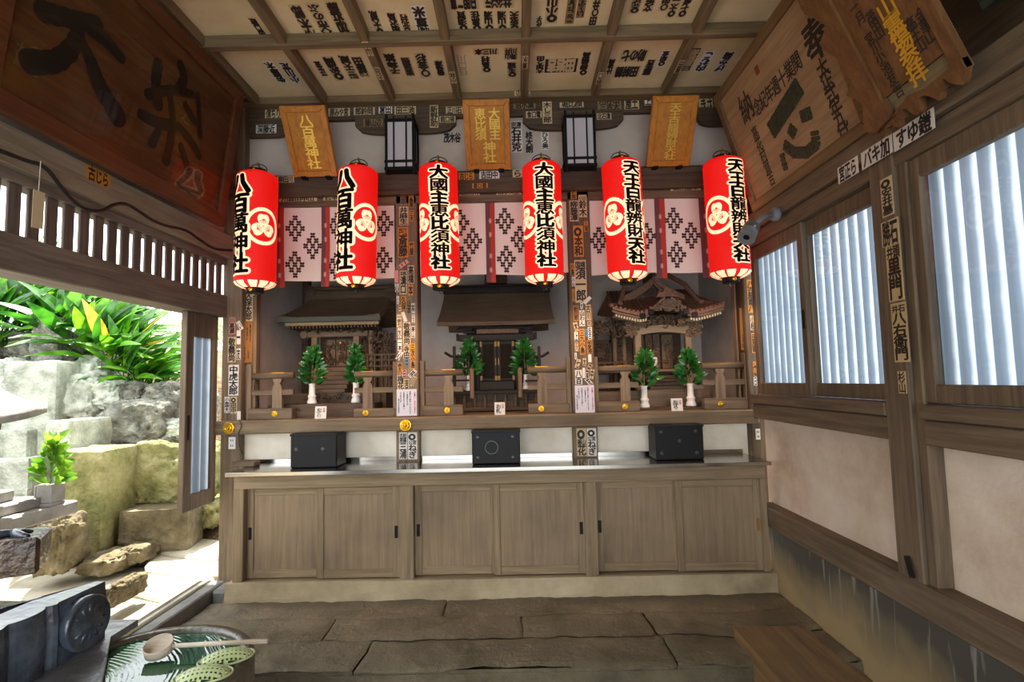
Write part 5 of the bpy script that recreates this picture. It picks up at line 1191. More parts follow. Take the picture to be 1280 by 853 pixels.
column_slips([(A,70,155,103,250,'川/高/瀬','r',Ls,0),(A,63,260,107,400,'敬/義/尚','k',Ls,0),(A,66,408,122,578,'中/虎/太/郎','w',Ls,0),(A,45,580,73,668,'小/国/大','w',Ls,0),(A,78,580,112,672,'◎/田/中','k',Rs,0),(A,112,180,142,222,'い','w',Rs,.5),(A,110,225,132,303,'一','w',Rs,0),(A,110,322,132,385,'友','w',Rs,0),(A,112,658,132,705,'','w',Rs,0)],
 'left corner post', 'paper name slips pasted on the left corner post')
# slips and brown boards at the two ends of the shrine bays
def yslip(px0, py0, px1, py1, text, paper, label, Y=YB-.0005, group=None, ink=INK, bold=.035, name='name_slip', cat='sticker', thick=.0015):
    c = onY((px0+px1)/2, (py0+py1)/2, Y); k = Y/FPX
    return sticker(c, (1, 0, 0), (0, 0, 1), (px1-px0)*k, (py1-py0)*k, text, paper, ink, label, group, 0, bold, name=name, cat=cat, thick=thick)
mb = MB(); x0, x1 = onY(304, 440, 3.86).x, onY(317.5, 440, 3.86).x; mb.box(-1.985, x1+.012, 3.865, 3.93, zl1, zk0-.06, .004); struct('trim_bay_post_left', mb, W_POST)
mb = MB(); xa, xb = onY(924, 440, 3.86).x, onY(940, 440, 3.86).x; mb.box(xa-.01, 1.63, 3.865, 3.93, zl1, zk0-.06, .004); struct('trim_bay_post_right', mb, W_POST)
yslip(305, 363, 316, 402, '久/保/太/郎', 'k', 'kraft name slip above the brown board at the left end of the altar', 3.863)
yslip(925, 345, 934, 383, '一/力/也', 'r', 'pinkish name slip above the brown board at the right end of the altar', 3.863)
yslip(304.5, 402, 316, 454, '月/二/日/大/正', None, 'x', 3.85) if False else None
def brown_board(px0, px1, py0, py1, label):
    c = onY((px0+px1)/2, (py0+py1)/2, 3.855); w, h = (px1-px0)*3.855/FPX, (py1-py0)*3.855/FPX; f = planemap(c, (1, 0, 0), (0, 0, 1)); mb = MB()
    mb.hexa([f(a, b, l) for l in (0, .008) for a, b in ((-w/2, -h/2), (w/2, -h/2), (w/2, h/2), (-w/2, h/2))], .002); mb.mi = 1
    for s, dx, hh, dy in (('奉/納/月/日', .28, .42, .22), ('世/話/人', -.05, .32, .2), ('大/正/二/年', -.30, .34, -.28), ('山/本', .1, .2, -.3)): put_text(mb, s, lambda x, y, l: f(dx*w+x, dy*h+y, .008+l), w*.2, h*hh, .02, 4, lift=.001)
    solo('inscribed_board', mb, [W_BOARDY, INK], label, 'board')
brown_board(304.5, 316, 402, 454, 'narrow brown inscribed board at the left end of the altar'); brown_board(925, 935.5, 385, 438, 'narrow brown inscribed board at the right end of the altar')
F = zmap(900, 330, .2344)
column_slips([(F,145,80,185,265,'八/百/屋/亀/八','o','column',0),(F,160,275,187,355,'小/松','k','column',0),(F,168,368,197,478,'田/原/衛','o','column',0),(F,175,520,197,597,'辻','o','column',0),(F,180,602,197,650,'日','w','column',0)], 'right corner post', 'paper name slips pasted on the right corner post')
# printed notices on the pillars and the slips below the ledge
def notice(px0, py0, px1, py1, label):
    Y = YB-.004; c = onY((px0+px1)/2, (py0+py1)/2, Y); w, h = (px1-px0)*Y/FPX, (py1-py0)*Y/FPX; f = planemap(c, (1, 0, 0), (0, 0, 1)); mb = MB()
    mb.hexa([f(a, b, l) for l in (0, .0015) for a, b in ((-w/2, -h/2), (w/2, -h/2), (w/2, h/2), (-w/2, h/2))])
    for mi, s, dx, hh, dy, ww in ((2, 'お/願/い/し/ま/す/お/守/り', .40, .84, .0, .085), (1, '本/殿/に/て/授/与/し/て/お/り/ま/す', .17, .86, -.0, .07), (1, 'ご/希/望/の/方/は', .03, .5, .15, .07), (1, '社/務/所/ま/で/お/越/し', -.14, .66, .08, .07), (1, '令/和/元/年', -.30, .4, .2, .06), (1, '神/社/社/務/所', -.40, .55, -.12, .06)):
        mb.mi = mi; put_text(mb, s, lambda x, y, l: f(dx*w+x, dy*h+y, .0015+l), w*ww, h*hh, .03, 4, lift=.0008)
    solo('notice', mb, [PAPER['p'], INK, plain('notice_red_%d' % px0, 'b8283a', .7)], label, 'notice', 'white printed notices on the pillars')
notice(496, 487, 521, 520, 'white printed notice with a red heading on the lower left pillar'); notice(719, 482, 743, 516, 'white printed notice with a red heading on the lower right pillar')
yslip(499, 541, 509, 574, '古柏/原藤/三/浦', 'w', 'left of the two white name slips below the left pillar', 3.803); yslip(510, 541, 521.5, 574, '◎/公宮/ね/ぎ', 'w', 'right of the two white name slips below the left pillar', 3.803)
yslip(721, 536, 733, 570, '◎/藤山/花', 'k', 'grey left slip of the pair below the right pillar', 3.803); yslip(734, 536, 745.5, 570, '◎/公宮/ね/ぎ', 'w', 'right of the two white name slips below the right pillar', 3.803)
# slips on the dark name board, the lantern beam and the plaster above
G_ = 'paper name slips on the dark board under the ceiling'
top = [(331,134.8,353,150.3,'信ちり','k',1,3.838),(319.5,155.6,346,167,'深藤近','w',1,3.823),(410,135,438,145.7,'原みや宮','k',1,3.838),(441.7,134,469,144,'郎鈴岡','k',1,3.838),(454,148.5,479,158.5,'藤山辺','d',1,3.823),(473,131,490.5,142.4,'倉田','w',1,3.836),(492.5,132.7,520.5,143.4,'田三池','k',1,3.838),(537,130.5,548,160.7,'新/野/助','k',0,3.821),(557,133,579,142.7,'正川石','k',1,3.838),(549,145,569.7,153.6,'館口領','k',1,3.823)]
names = ['kraft slip on the dark board just left of the leftmost plaque','white slip on the bracket below and left of the leftmost plaque','kraft slip right beside the top of the leftmost plaque','second kraft slip right of the leftmost plaque on the dark board','brown slip on the bracket left of the left paper lamp','pale slip directly above the left edge of the left paper lamp','kraft slip directly above the left paper lamp','vertical kraft slip right of the left paper lamp','kraft slip left of the top of the middle plaque','small kraft slip on the bracket left of the middle plaque']
top += [(641.3,126,669.8,136.3,'沼水葉','d',1,3.838),(678,126,690,155.6,'木/し/三/郎','k',0,3.821),(657,138.8,677.6,148,'食口電','k',1,3.823),(699,123.6,730,134.8,'堀比顔','k',1,3.838),(746.5,120.6,777,139,'川井山/三吉太','d',1,3.838),(745.5,141.2,764.5,150,'北石清','k',1,3.823),(780,121.3,799,137.3,'屋土','k',1,3.838),(805.6,122,814,132,'上','w',1,3.838),(872.8,121.3,901,140.8,'きさ岡','k',1,3.838)]
names += ['brown slip right beside the top of the middle plaque','vertical kraft slip left of the right paper lamp','small kraft slip on the bracket right of the middle plaque','kraft slip directly above the right paper lamp','brown two-line slip right of the right paper lamp','small kraft slip on the bracket right of the right paper lamp','kraft slip on the dark board left of the rightmost plaque','small white slip touching the left edge of the rightmost plaque','large kraft slip right of the rightmost plaque']
for (a, b, c, d, s, p_, hz, Y), nm in zip(top, names): yslip(a, b, c, d, s, p_, nm, Y, G_)
yslip(642.6, 111.4, 663.4, 119.8, 'さま大', 'k', 'small kraft slip on the ceiling cornice above the middle plaque', 3.7445)
yslip(638, 150, 653, 192, '宗澤/石/井/克', 'w', 'large white slip on the plaster right of the middle plaque', 3.877)
def ytext(px0, py0, px1, py1, text, label, Y=3.878, bold=.05):
    c = onY((px0+px1)/2, (py0+py1)/2, Y); k = Y/FPX
    sticker(c, (1, 0, 0), (0, 0, 1), (px1-px0)*k, (py1-py0)*k, text, None, INK, label, None, 0, bold, margin=1.0, name='name_mark', cat='lettering')
ytext(657, 165, 666, 191, '柊/大/朗', 'black three-character name on the plaster between large white slip and right paper lamp')
yslip(676.5, 159.5, 686, 188, '柏葉/ひ/ろ/美', 'w', 'white slip on the plaster left of the right paper lamp', 3.877)
ytext(554.5, 166.5, 576, 178, '茂木谷', 'black three-character name on the plaster left of the middle plaque')
GL = 'paper name slips on the lantern beam'
yslip(346, 219.6, 368, 228.8, '柳田川', 'k', 'kraft slip on the lantern beam below the leftmost plaque', 3.748, GL); yslip(573, 216, 593, 225.3, '古じら', 'o', 'orange slip on the lantern beam below the middle plaque', 3.748, GL)
yslip(598.7, 213.6, 624.6, 223.8, '吉田中', 'w', 'white slip on the lantern beam below the middle plaque', 3.748, GL); yslip(640.6, 212, 653, 222, 'ら', 'k', 'kraft slip on the lantern beam behind the fourth lantern', 3.748, GL); yslip(590, 229, 610, 235.5, '星○星', 'o', 'small orange slip on the lantern beam, beneath the other slips there', 3.748, GL)
for i, (a, b, s, w_) in enumerate(((348, 397, '川森田中山', 'left part of the left curtain rail'), (404, 424, '石平', 'middle of the left curtain rail'), (574, 600, '北三川', 'left part of the middle curtain rail'), (620, 652, '山手大正', 'right part of the middle curtain rail'), (838, 876, '高田屋米', 'right curtain rail'))):
    y_ = {0: 249.5, 1: 248, 2: 241.8, 3: 241, 4: 235.8}[i]
    yslip(a, y_-2.6, b, y_+2.6, s, 'k', 'narrow kraft slip pasted on the %s' % w_, 3.798, 'narrow paper slips on the curtain rails')
# right wall
def xslip(c, w, h, text, paper, label, rot=0, group=None, name='name_slip'): return sticker(c, (0, -1, 0), (0, 0, 1), w, h, text, paper, INK, label, group, rot, .035, name=name)
GR = 'paper name slips on the right wall'
XB = 1.624
for px, py, w, s, p_, lb in ((1060, 213, .155, '宮正ら', 'w', 'smallest slip on the right wall beam, below the pale votive board'), (1095.5, 191, .20, 'バキ加', 'w', 'middle slip of three on the right wall beam'), (1141.5, 163.5, .22, 'すゆ鎧', 'w', 'slip nearest the camera on the right wall beam')):
    xslip(onX(px, py, XB), w, .082, s, p_, lb, 0, GR)
XP = 1.644
zz = zmap(1030, 180, .375)
for x0, y0, x1, y1, w, s, p_, lb in ((192,110,230,242,.085,'◎/安/井/墓','k','kraft slip at the top of the right wall post between windows'), (185,252,258,338,.125,'勝石','k','wide kraft slip below the top slip on the right wall post'), (205,330,268,525,.105,'井頭/黒/門','y','long straw slip in the middle of the right wall post'), (222,528,288,728,.105,'井石/八/右/衛/門','y','long straw slip low on the right wall post'), (248,758,275,832,.055,'杉/山','y','smallest slip at the bottom of the right wall post column')):
    a = onX(*zz((x0+x1)/2, y0), XP); b = onX(*zz((x0+x1)/2, y1), XP); xslip((a+b)/2, w*.86, abs(a.z-b.z), s, p_, lb, 0, GR)
a = onX(1137, 709, 1.633); xslip(a, .035, .085, '心', 'i', 'small tilted dark slip on the base beam of the right wall', .3) ; 
xslip(onX(1137, 709, 1.631), .022, .05, '心', 'w', 'small white mark inside the dark slip on the right wall base beam', .3) if False else None
sticker(onX(123, 221, -2.058), (0, 1, 0), (0, 0, 1), .15, .075, '古じら', 'o', INK, 'orange name slip on the beam below the dark left wall board', GR and None)
# ---- ceiling: the lettering reads from the altar side (turned half round to the camera)
def cslip(mf, x0, x1, y0, y1, wpx, text, paper, label, Z=CZ-.0005, bold=.065, horiz=False, ink=INK):
    xm = (x0+x1)/2; a = onZ(*mf(xm, y0), Z); b = onZ(*mf(xm, y1), Z); c = (a+b)/2; k = 2.13/(EYE*0+1); 
    d = onZ(*mf(xm-wpx/2, (y0+y1)/2), Z); e = onZ(*mf(xm+wpx/2, (y0+y1)/2), Z); c = (d+e)/2; c.y = (a.y+b.y)/2
    sticker(c, (-1, 0, 0), (0, 1, 0), abs(e.x-d.x), abs(a.y-b.y), text, paper, ink, label, 'paper name slips on the ceiling', 0, bold)
z1_, z2_, z3_, z4_, z5_ = zmap(300, 0, 160/1241), zmap(440, 0, 120/931), zmap(550, 0, 120/931), zmap(650, 0, 130/1008), zmap(760, 0, 180/1280)
fr = lambda i: 'front row ceiling panel %s' % i
bk = lambda i: 'back row ceiling panel %s' % i
P6 = ['leftmost', 'second from left', 'third from left', 'fourth from left', 'fifth from left', 'sixth from left', 'rightmost']
def cl(desc, row, i): return '%s in the %s %s ceiling panel' % (desc, P6[i], row)
def plainmark(*a, **k): return cslip(*a, **k)
cslip(z1_,75,275,165,365,75,'田/口/政',None,cl('black name', 'nearer', 0))
cslip(z1_,485,745,40,365,120,'八鈴/木/郎','k',cl('left slip of three', 'nearer', 1)); cslip(z1_,640,920,25,350,120,'◇/市/の/ぶ','k',cl('middle slip of three', 'nearer', 1)); cslip(z1_,835,1065,10,330,120,'加/近/藤','k',cl('right slip of three', 'nearer', 1))
cslip(z1_,230,450,590,805,95,'佐/藤/木','w',cl('left slip of two', 'farther', 0)); cslip(z1_,385,590,600,810,95,'小/川/定','w',cl('right slip of two', 'farther', 0))
cslip(z1_,725,840,590,740,70,'正/金','k',cl('leftmost slip', 'farther', 1)); cslip(z1_,820,1000,545,785,110,'◎/松/岡','k',cl('second slip', 'farther', 1)); cslip(z1_,960,1150,530,770,105,'田江/三/大/蔵','k',cl('third slip', 'farther', 1)); cslip(z1_,1110,1230,545,750,105,'と山/藤/田','k',cl('rightmost slip', 'farther', 1))
cslip(z2_,165,315,95,355,85,'◎/大/蔵','k',cl('leftmost slip', 'nearer', 2)); cslip(z2_,345,470,118,330,90,'船/沢/鳥','k',cl('second slip', 'nearer', 2)); cslip(z2_,470,575,130,335,80,'日/北/村','y',cl('torn straw slip', 'nearer', 2)); cslip(z2_,595,740,52,318,135,'中町/草/米','w',cl('rightmost grey slip', 'nearer', 2))
cslip(z2_,330,450,512,722,115,'子/神/薬','k',cl('leftmost slip', 'farther', 2)); cslip(z2_,500,580,555,735,85,'吉/相','d',cl('small torn slip', 'farther', 2)); cslip(z2_,625,750,510,755,115,'○/金/杉','k',cl('tall slip', 'farther', 2)); cslip(z2_,808,895,582,735,85,'貴/澤','k',cl('rightmost slip', 'farther', 2))
cslip(z3_,75,375,-60,92,300,'日明二車','k',cl('left wide slip', 'nearer', 3)); cslip(z3_,415,720,-60,75,300,'井谷行','k',cl('right wide slip', 'nearer', 3))
for i, (x0, x1, s) in enumerate(((160, 270, '◎/須/賀'), (295, 400, '◎/黒/住'), (422, 518, '◎/山/清'), (555, 645, '◎/山/浦'), (675, 765, '◎/坂/天'))): cslip(z3_,x0,x1,100,308,95,s,'k',cl(['leftmost', 'second', 'third', 'fourth', 'rightmost'][i]+' of five small slips', 'nearer', 3))
cslip(z3_,400,490,538,705,92,'◎/島/村','k',cl('middle slip', 'farther', 3)); cslip(z3_,320,570,470,530,250,'川三本','k',cl('wide slip at the bar', 'farther', 3)); cslip(z3_,618,755,462,578,135,'海山/川井','k',cl('square slip', 'farther', 3)); cslip(z3_,648,745,598,750,92,'◎/玉/城','k',cl('right slip', 'farther', 3))
cslip(z3_,165,270,520,735,105,'日/口/川',None,cl('faint rubbed name', 'farther', 3), bold=0, ink=plain('faint_ink', '9a8d78', .8))
cslip(z4_,155,215,150,298,60,'千/代/子',None,cl('small name in red and black', 'nearer', 4)); cslip(z4_,245,375,-40,225,125,'◎/小/川','k',cl('tall slip', 'nearer', 4)); cslip(z4_,445,545,-60,228,90,'こ/こ/じ/ろ','d',cl('brown slip', 'nearer', 4)); cslip(z4_,555,640,-60,170,80,'い/ふ/み','d',cl('shorter brown slip', 'nearer', 4)); cslip(z4_,675,775,-20,250,80,'田/○/井','k',cl('rightmost slip', 'nearer', 4))
cslip(z4_,150,240,535,715,85,'大/加/う/田',None,cl('left black name', 'farther', 4)); cslip(z4_,240,555,570,700,310,'田岩吉','i',cl('wide black slip', 'farther', 4), ink=PAPER['k']); cslip(z4_,575,680,495,735,85,'◎/柳/橋/高',None,cl('right black name', 'farther', 4))
cslip(z5_,195,300,-40,120,90,'◎/元/氏','k',cl('leftmost slip', 'nearer', 5)); cslip(z5_,320,415,-40,105,90,'文/坂','k',cl('second slip', 'nearer', 5)); cslip(z5_,455,560,-40,98,85,'○/栄','k',cl('third slip', 'nearer', 5)); cslip(z5_,535,635,-40,155,80,'◎/太/一','k',cl('fourth slip', 'nearer', 5)); cslip(z5_,635,735,-40,155,80,'◎/七/郎','k',cl('rightmost slip', 'nearer', 5))
cslip(z5_,805,935,60,220,70,'○/次/橋',None,cl('black name', 'nearer', 6))
cslip(z5_,0,45,520,660,60,'辻/高',None,cl('narrow name at the left rib', 'farther', 5)); cslip(z5_,100,360,440,545,240,'助の七','k',cl('upper wide slip', 'farther', 5)); cslip(z5_,40,290,590,685,230,'田前鶴','k',cl('lower wide slip', 'farther', 5)); cslip(z5_,310,415,528,668,80,'藤/吉','k',cl('small slip', 'farther', 5)); cslip(z5_,440,545,450,590,70,'◎/組/金','p',cl('lilac slip', 'farther', 5))
cslip(z5_,620,830,430,625,100,'三/屋/松/銀','i',cl('black slip', 'farther', 6), ink=PAPER['k']); cslip(z5_,790,930,455,635,95,'内/む/こ','p',cl('middle slip', 'farther', 6)); cslip(z5_,935,1130,455,635,85,'げ/か/岡','p',cl('right slip', 'farther', 6))
# slips on the ceiling ribs
for (px, py, s, w_) in ((452, 48, '山/本', 'second'), (466, 92, '大/石/田', 'third'), (565, 97, '小/林', 'fourth'), (657, 78, '清/水', 'fifth'), (747, 98, '野/口', 'sixth'), (836, 84, '黒/田', 'seventh')):
    i = min(range(len(cols)), key=lambda i: abs(cols[i]-onZ(px, py, CB).x)); c = onZ(px, py, CB+.0035); c.x = cols[i]
    if abs(c.y-3.07) < .08 : c.y += .1
    sticker(c, (-1, 0, 0), (0, 1, 0), .038, .14, s, 'k', INK, 'narrow kraft slip under the ceiling rib, %s in order from the left' % {'second': 'first', 'third': 'second', 'fourth': 'third', 'fifth': 'fourth', 'sixth': 'fifth', 'seventh': 'sixth'}[w_], 'narrow slips under the ceiling ribs')
# ================================================================== water basins inside the opening
WATER, nt, b, N, L = base('basin_water')
b.inputs['Base Color'].default_value = (.02, .085, .035, 1); b.inputs['Roughness'].default_value = .03; b.inputs['IOR'].default_value = 1.33; b.inputs['Specular IOR Level'].default_value = .9
tc = N.new('ShaderNodeTexCoord'); wv = N.new('ShaderNodeTexWave'); wv.wave_type = 'RINGS'; wv.rings_direction = 'Z'; wv.inputs['Scale'].default_value = 20; wv.inputs['Distortion'].default_value = 2.2; wv.inputs['Detail'].default_value = 2
mp = N.new('ShaderNodeMapping'); mp.inputs['Location'].default_value = (.22, .12, 0); L.new(tc.outputs['Object'], mp.inputs['Vector']); L.new(mp.outputs[0], wv.inputs['Vector'])
bp = N.new('ShaderNodeBump'); bp.inputs['Strength'].default_value = .05; bp.inputs['Distance'].default_value = .004; L.new(wv.outputs['Fac'], bp.inputs['Height']); L.new(bp.outputs['Normal'], b.inputs['Normal'])
BC, BR, BZ = V(-1.265, 1.80, 0), .345, .47
t = thing('water_basin', 'round stone water basin with ladle and strainers at bottom left', 'basin', (BC.x, BC.y, -.09))
mb = MB(); mb.sm = True
mb.lathe((BC.x, BC.y, 0), [(.28, -.10), (.33, .0), (BR, .25), (BR+.004, BZ-.015), (BR-.004, BZ), (BR-.035, BZ+.001), (BR-.045, BZ-.008), (BR-.06, BZ-.12), (.05, BZ-.16)], 64); mb.build('bowl', STONE_WET, t)
mb = MB(); n_ = 48; c = mb.bm.verts.new((BC.x, BC.y, BZ-.012)); rg = [mb.bm.verts.new((BC.x+(BR-.046)*math.cos(2*math.pi*i/n_), BC.y+(BR-.046)*math.sin(2*math.pi*i/n_), BZ-.012)) for i in range(n_)]
for i in range(n_): mb.face([c, rg[i], rg[(i+1) % n_]])
mb.build('water', WATER, t)
# low slab under the square basin
mb = MB(); mb.box(-2.0, -1.64, .8, 2.12, -.1, .474, .01); mb.prism([V(*q, .473) for q in ((-2.0, 2.13), (-1.50, 2.13), (-1.50, 1.99), (-1.28, 1.66), (-1.15, 1.40), (-1.15, .8), (-2.0, .8))], (0, 0, .026)); solo('stone_slab', mb, mottled('grey_slab_stone', ['4a4c4e', '6d7073', '8a8d90'], 4, .3, .5, .015, 30, spec=.6), 'low grey stone slab between the black basin and the round basin', 'slab')
# square basin with lobed rim and crest medallion
ZT = .70; A_ = onZ(136, 727, ZT); F_ = onZ(0, 789, ZT); Bk = onZ(132, 719, ZT); Lk = onZ(32, 718, ZT)
t = thing('water_basin', 'black wet stone basin with a lobed rim and a round crest, lower left', 'basin', ((A_.x+F_.x)/2-.15, (A_.y+F_.y)/2+.1, .50))
fd = (F_-A_); fd.z = 0; Lf = fd.length; fd.normalize(); bd = V(-fd.y, fd.x, 0); bd = bd if bd.y > 0 else -bd      # along the face, and back from it
dep = .40; Lx = Lf+.35
def rim(s): return .026*abs(math.sin(math.pi*(s+.03)/.125))**.5 if s > .19 else .012
def lobed(z, inset=0):
    pts = []
    n_ = 60
    for i in range(n_+1):
        s = Lx*i/n_; pts.append(A_ + fd*s - bd*(rim(s)-.02-inset))
    out = [V(p.x, p.y, z) for p in pts]
    out += [V(*(A_+fd*Lx+bd*dep).xy, z), V(*(A_+bd*dep*.12).xy, z)]
    return out
mb = MB(); mb.prism(lobed(.50), (0, 0, ZT-.05-.50))
def loop(z, ins): 
    return lobed(z, ins)
top_o = lobed(ZT-.05); top_e = lobed(ZT, .006)
ra = [mb.bm.verts.new(p) for p in top_o]; rb_ = [mb.bm.verts.new(p) for p in top_e]
for i in range(len(ra)): mb.face([ra[i], ra[(i+1) % len(ra)], rb_[(i+1) % len(ra)], rb_[i]])
# rim top as a band round the trough
c_ = sum(top_e, V(0, 0, 0))/len(top_e)
inn = []
for p in top_e:
    s = (p-A_).dot(fd); d = (p-A_).dot(bd); s2 = min(max(s, .13), Lx-.1); d2 = min(max(d, .12), dep-.09); q = A_+fd*s2+bd*d2; inn.append(V(q.x, q.y, ZT))
ri = [mb.bm.verts.new(p) for p in inn]; rl_ = [mb.bm.verts.new(p-V(0, 0, .06)) for p in inn]
for i in range(len(rb_)):
    j = (i+1) % len(rb_); mb.face([rb_[i], rb_[j], ri[j], ri[i]]); mb.face([ri[i], ri[j], rl_[j], rl_[i]])
bmesh.ops.remove_doubles(mb.bm, verts=mb.bm.verts, dist=1e-5)
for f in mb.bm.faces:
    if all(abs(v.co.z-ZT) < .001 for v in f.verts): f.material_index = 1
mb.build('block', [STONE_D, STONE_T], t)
mb = MB(); mb.poly([A_+fd*a+bd*d-V(0, 0, .022) for a, d in ((.12, .11), (Lx-.09, .11), (Lx-.09, dep-.08), (.12, dep-.08))]); mb.build('trough_water', mottled('shallow_water', ['4a4c42', '6d6f62', '8a8a78'], 6, .08, .1, .004, 20, spec=.8), t)
for s in (.098,):
    c = A_+fd*s-bd*.002; c.z = .598; mb = MB(); mb.sm = True
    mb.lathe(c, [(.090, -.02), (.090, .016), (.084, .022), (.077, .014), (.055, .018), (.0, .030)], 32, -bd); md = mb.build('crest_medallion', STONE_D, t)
    mb = MB()
    for k in range(12):
        a = 2*math.pi*k/12; d = fd*math.cos(a)+V(0, 0, 1)*math.sin(a); q = c-bd*.018; mb.sm = True
        mb.tube([q+d*.018, q+d*.04, q+d*.062], .006, 6, [.003, .007, .004])
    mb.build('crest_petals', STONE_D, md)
# carved wet block on the basin
a = onZ(48, 718, ZT+.001); zt = onY(48, 672, a.y).z; c0 = a
t = thing('carved_stone', 'wet dark stone block with a carved wavy top behind the black basin', 'stone', (a.x-.25, a.y, ZT))
fl = V(-1, -.62, 0).normalized(); bk_ = V(-fl.y, fl.x, 0); bk_ = bk_ if bk_.y > 0 else -bk_
mb = MB(); mb.hexa([a, a+fl*.6, a+fl*.6+bk_*.22, a+bk_*.22] + [V(p.x, p.y, zt) for p in (a, a+fl*.6, a+fl*.6+bk_*.22, a+bk_*.22)], .012); mb.build('block', mottled('wet_brown_stone', ['1a1410', '3c2a1a', '5a452e'], 6, .15, .6, .02, 30, spec=.7), t)
mb = MB(); mb.sm = True
for k in range(7):
    o = a+fl*(.04+.075*k)+bk_*.06; mb.tube([V(o.x, o.y, zt)+bk_*(.09*u-.02)+fl*(.05*math.sin(3.0*u+k))+V(0, 0, .012*math.sin(math.pi*u)) for u in [i/8 for i in range(9)]], .012, 8, [.006+.012*math.sin(math.pi*(i+.5)/9) for i in range(9)])
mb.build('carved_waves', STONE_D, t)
# ---- ladle and two strainers on the round basin
LADL = wood('pale_ladle_wood', 'd8cbb8', 'bcab94', 'x', scale=2, stain=.1)
zb_ = BZ-.006; hc = onZ(200, 806, BZ+.03); he = onZ(335, 800, BZ+.03)
t = thing('ladle', 'pale wooden water ladle with a long handle lying across the round basin', 'ladle', V(hc.x, hc.y, zb_))
mb = MB(); mb.sm = True; cp = V(hc.x, hc.y, zb_)+V(0, 0, .0); axl = V(.02, -.35, 1).normalized()
mb.lathe(cp+V(0, 0, .012), [(.0, .002), (.044, .002), (.0455, .003), (.046, .034), (.043, .035), (.042, .012), (0, .011)], 28, axl, caps=False); mb.build('cup', LADL, t)
mb = MB(); p0 = cp+V(.040, 0, .030); p1 = V(he.x, he.y, BZ+.026); mb.sm = True; mb.cyl(p0, p1, .0075, .009, 10); mb.build('handle', LADL, t)
STRN = plain('pale_green_plastic', 'b9c58d', .4); 
def strainer(px, py, rot, label):
    c = onZ(px, py, BZ+.012); t = thing('strainer', label, 'strainer', V(c.x, c.y, BZ-.006), 'pale green leaf-shaped strainers'); a_, b_ = .085, .052; d = V(math.cos(rot), math.sin(rot), 0); s_ = V(-d.y, d.x, 0)
    mb = MB(); n_, m_ = 26, 14
    def pt(x, y): return c + d*(x*a_) + s_*(y*b_) + V(0, 0, .030*max(0, 1-x*x-y*y)**.7 + .0)
    for i in range(n_):
        for j in range(m_):
            x0, x1 = -1+2*i/n_, -1+2*(i+1)/n_; y0, y1 = -1+2*j/m_, -1+2*(j+1)/m_
            if max(x0*x0, x1*x1)+max(y0*y0, y1*y1) > 1.02: continue
            if i % 2 == 1 and j % 2 == 1: 
                for q in (((x0, y0), (x1, y0), (x1, y0+.3/m_), (x0, y0+.3/m_)),): mb.poly([pt(*e) for e in q])
                continue
            mb.poly([pt(x0, y0), pt(x1, y0), pt(x1, y1), pt(x0, y1)])
    bmesh.ops.remove_doubles(mb.bm, verts=mb.bm.verts, dist=1e-5)
    r_ = bmesh.ops.solidify(mb.bm, geom=mb.bm.faces[:], thickness=.002)
    mb.build('mesh_shell', STRN, t)
    mb = MB(); mb.sm = True; mb.tube([c+d*(a_*math.cos(q))+s_*(b_*math.sin(q))+V(0, 0, .003) for q in [2*math.pi*i/40 for i in range(41)]], .0035, 6); mb.build('rim', STRN, t)
strainer(283, 824, .45, 'pale green leaf-shaped strainer nearer the ladle handle in the basin'); strainer(254, 846, .25, 'pale green leaf-shaped strainer at the lower edge, farther from ladle handle')

# ================================================================== left sash parked beside the opening
X0 = -2.13; y0, y1 = 3.40, 3.76; zs0, zs1 = .60, 1.90
t = thing('shutter', 'narrow wooden sash with ribbed plastic, standing open beside the left corner post', 'shutter', (X0, 3.58, zs0))
mb = MB()
for a, b_, c, d in ((y0, y0+.075, zs0, zs1), (y1-.05, y1, zs0, zs1), (y0+.075, y1-.05, zs0, zs0+.10), (y0+.075, y1-.05, zs1-.16, zs1)): mb.box(X0-.04, X0, a, b_, c, d, .004)
mb.build('frame', W_RZ, t)
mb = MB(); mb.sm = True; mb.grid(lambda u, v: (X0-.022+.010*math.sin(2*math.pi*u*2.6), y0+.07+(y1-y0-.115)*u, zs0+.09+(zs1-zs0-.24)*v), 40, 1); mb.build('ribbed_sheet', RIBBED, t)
mb = MB(); mb.box(X0-.003, X0+.003, y0+.025, y0+.048, 1.06, 1.22, .002); mb.build('finger_pull', BLACKM, t)

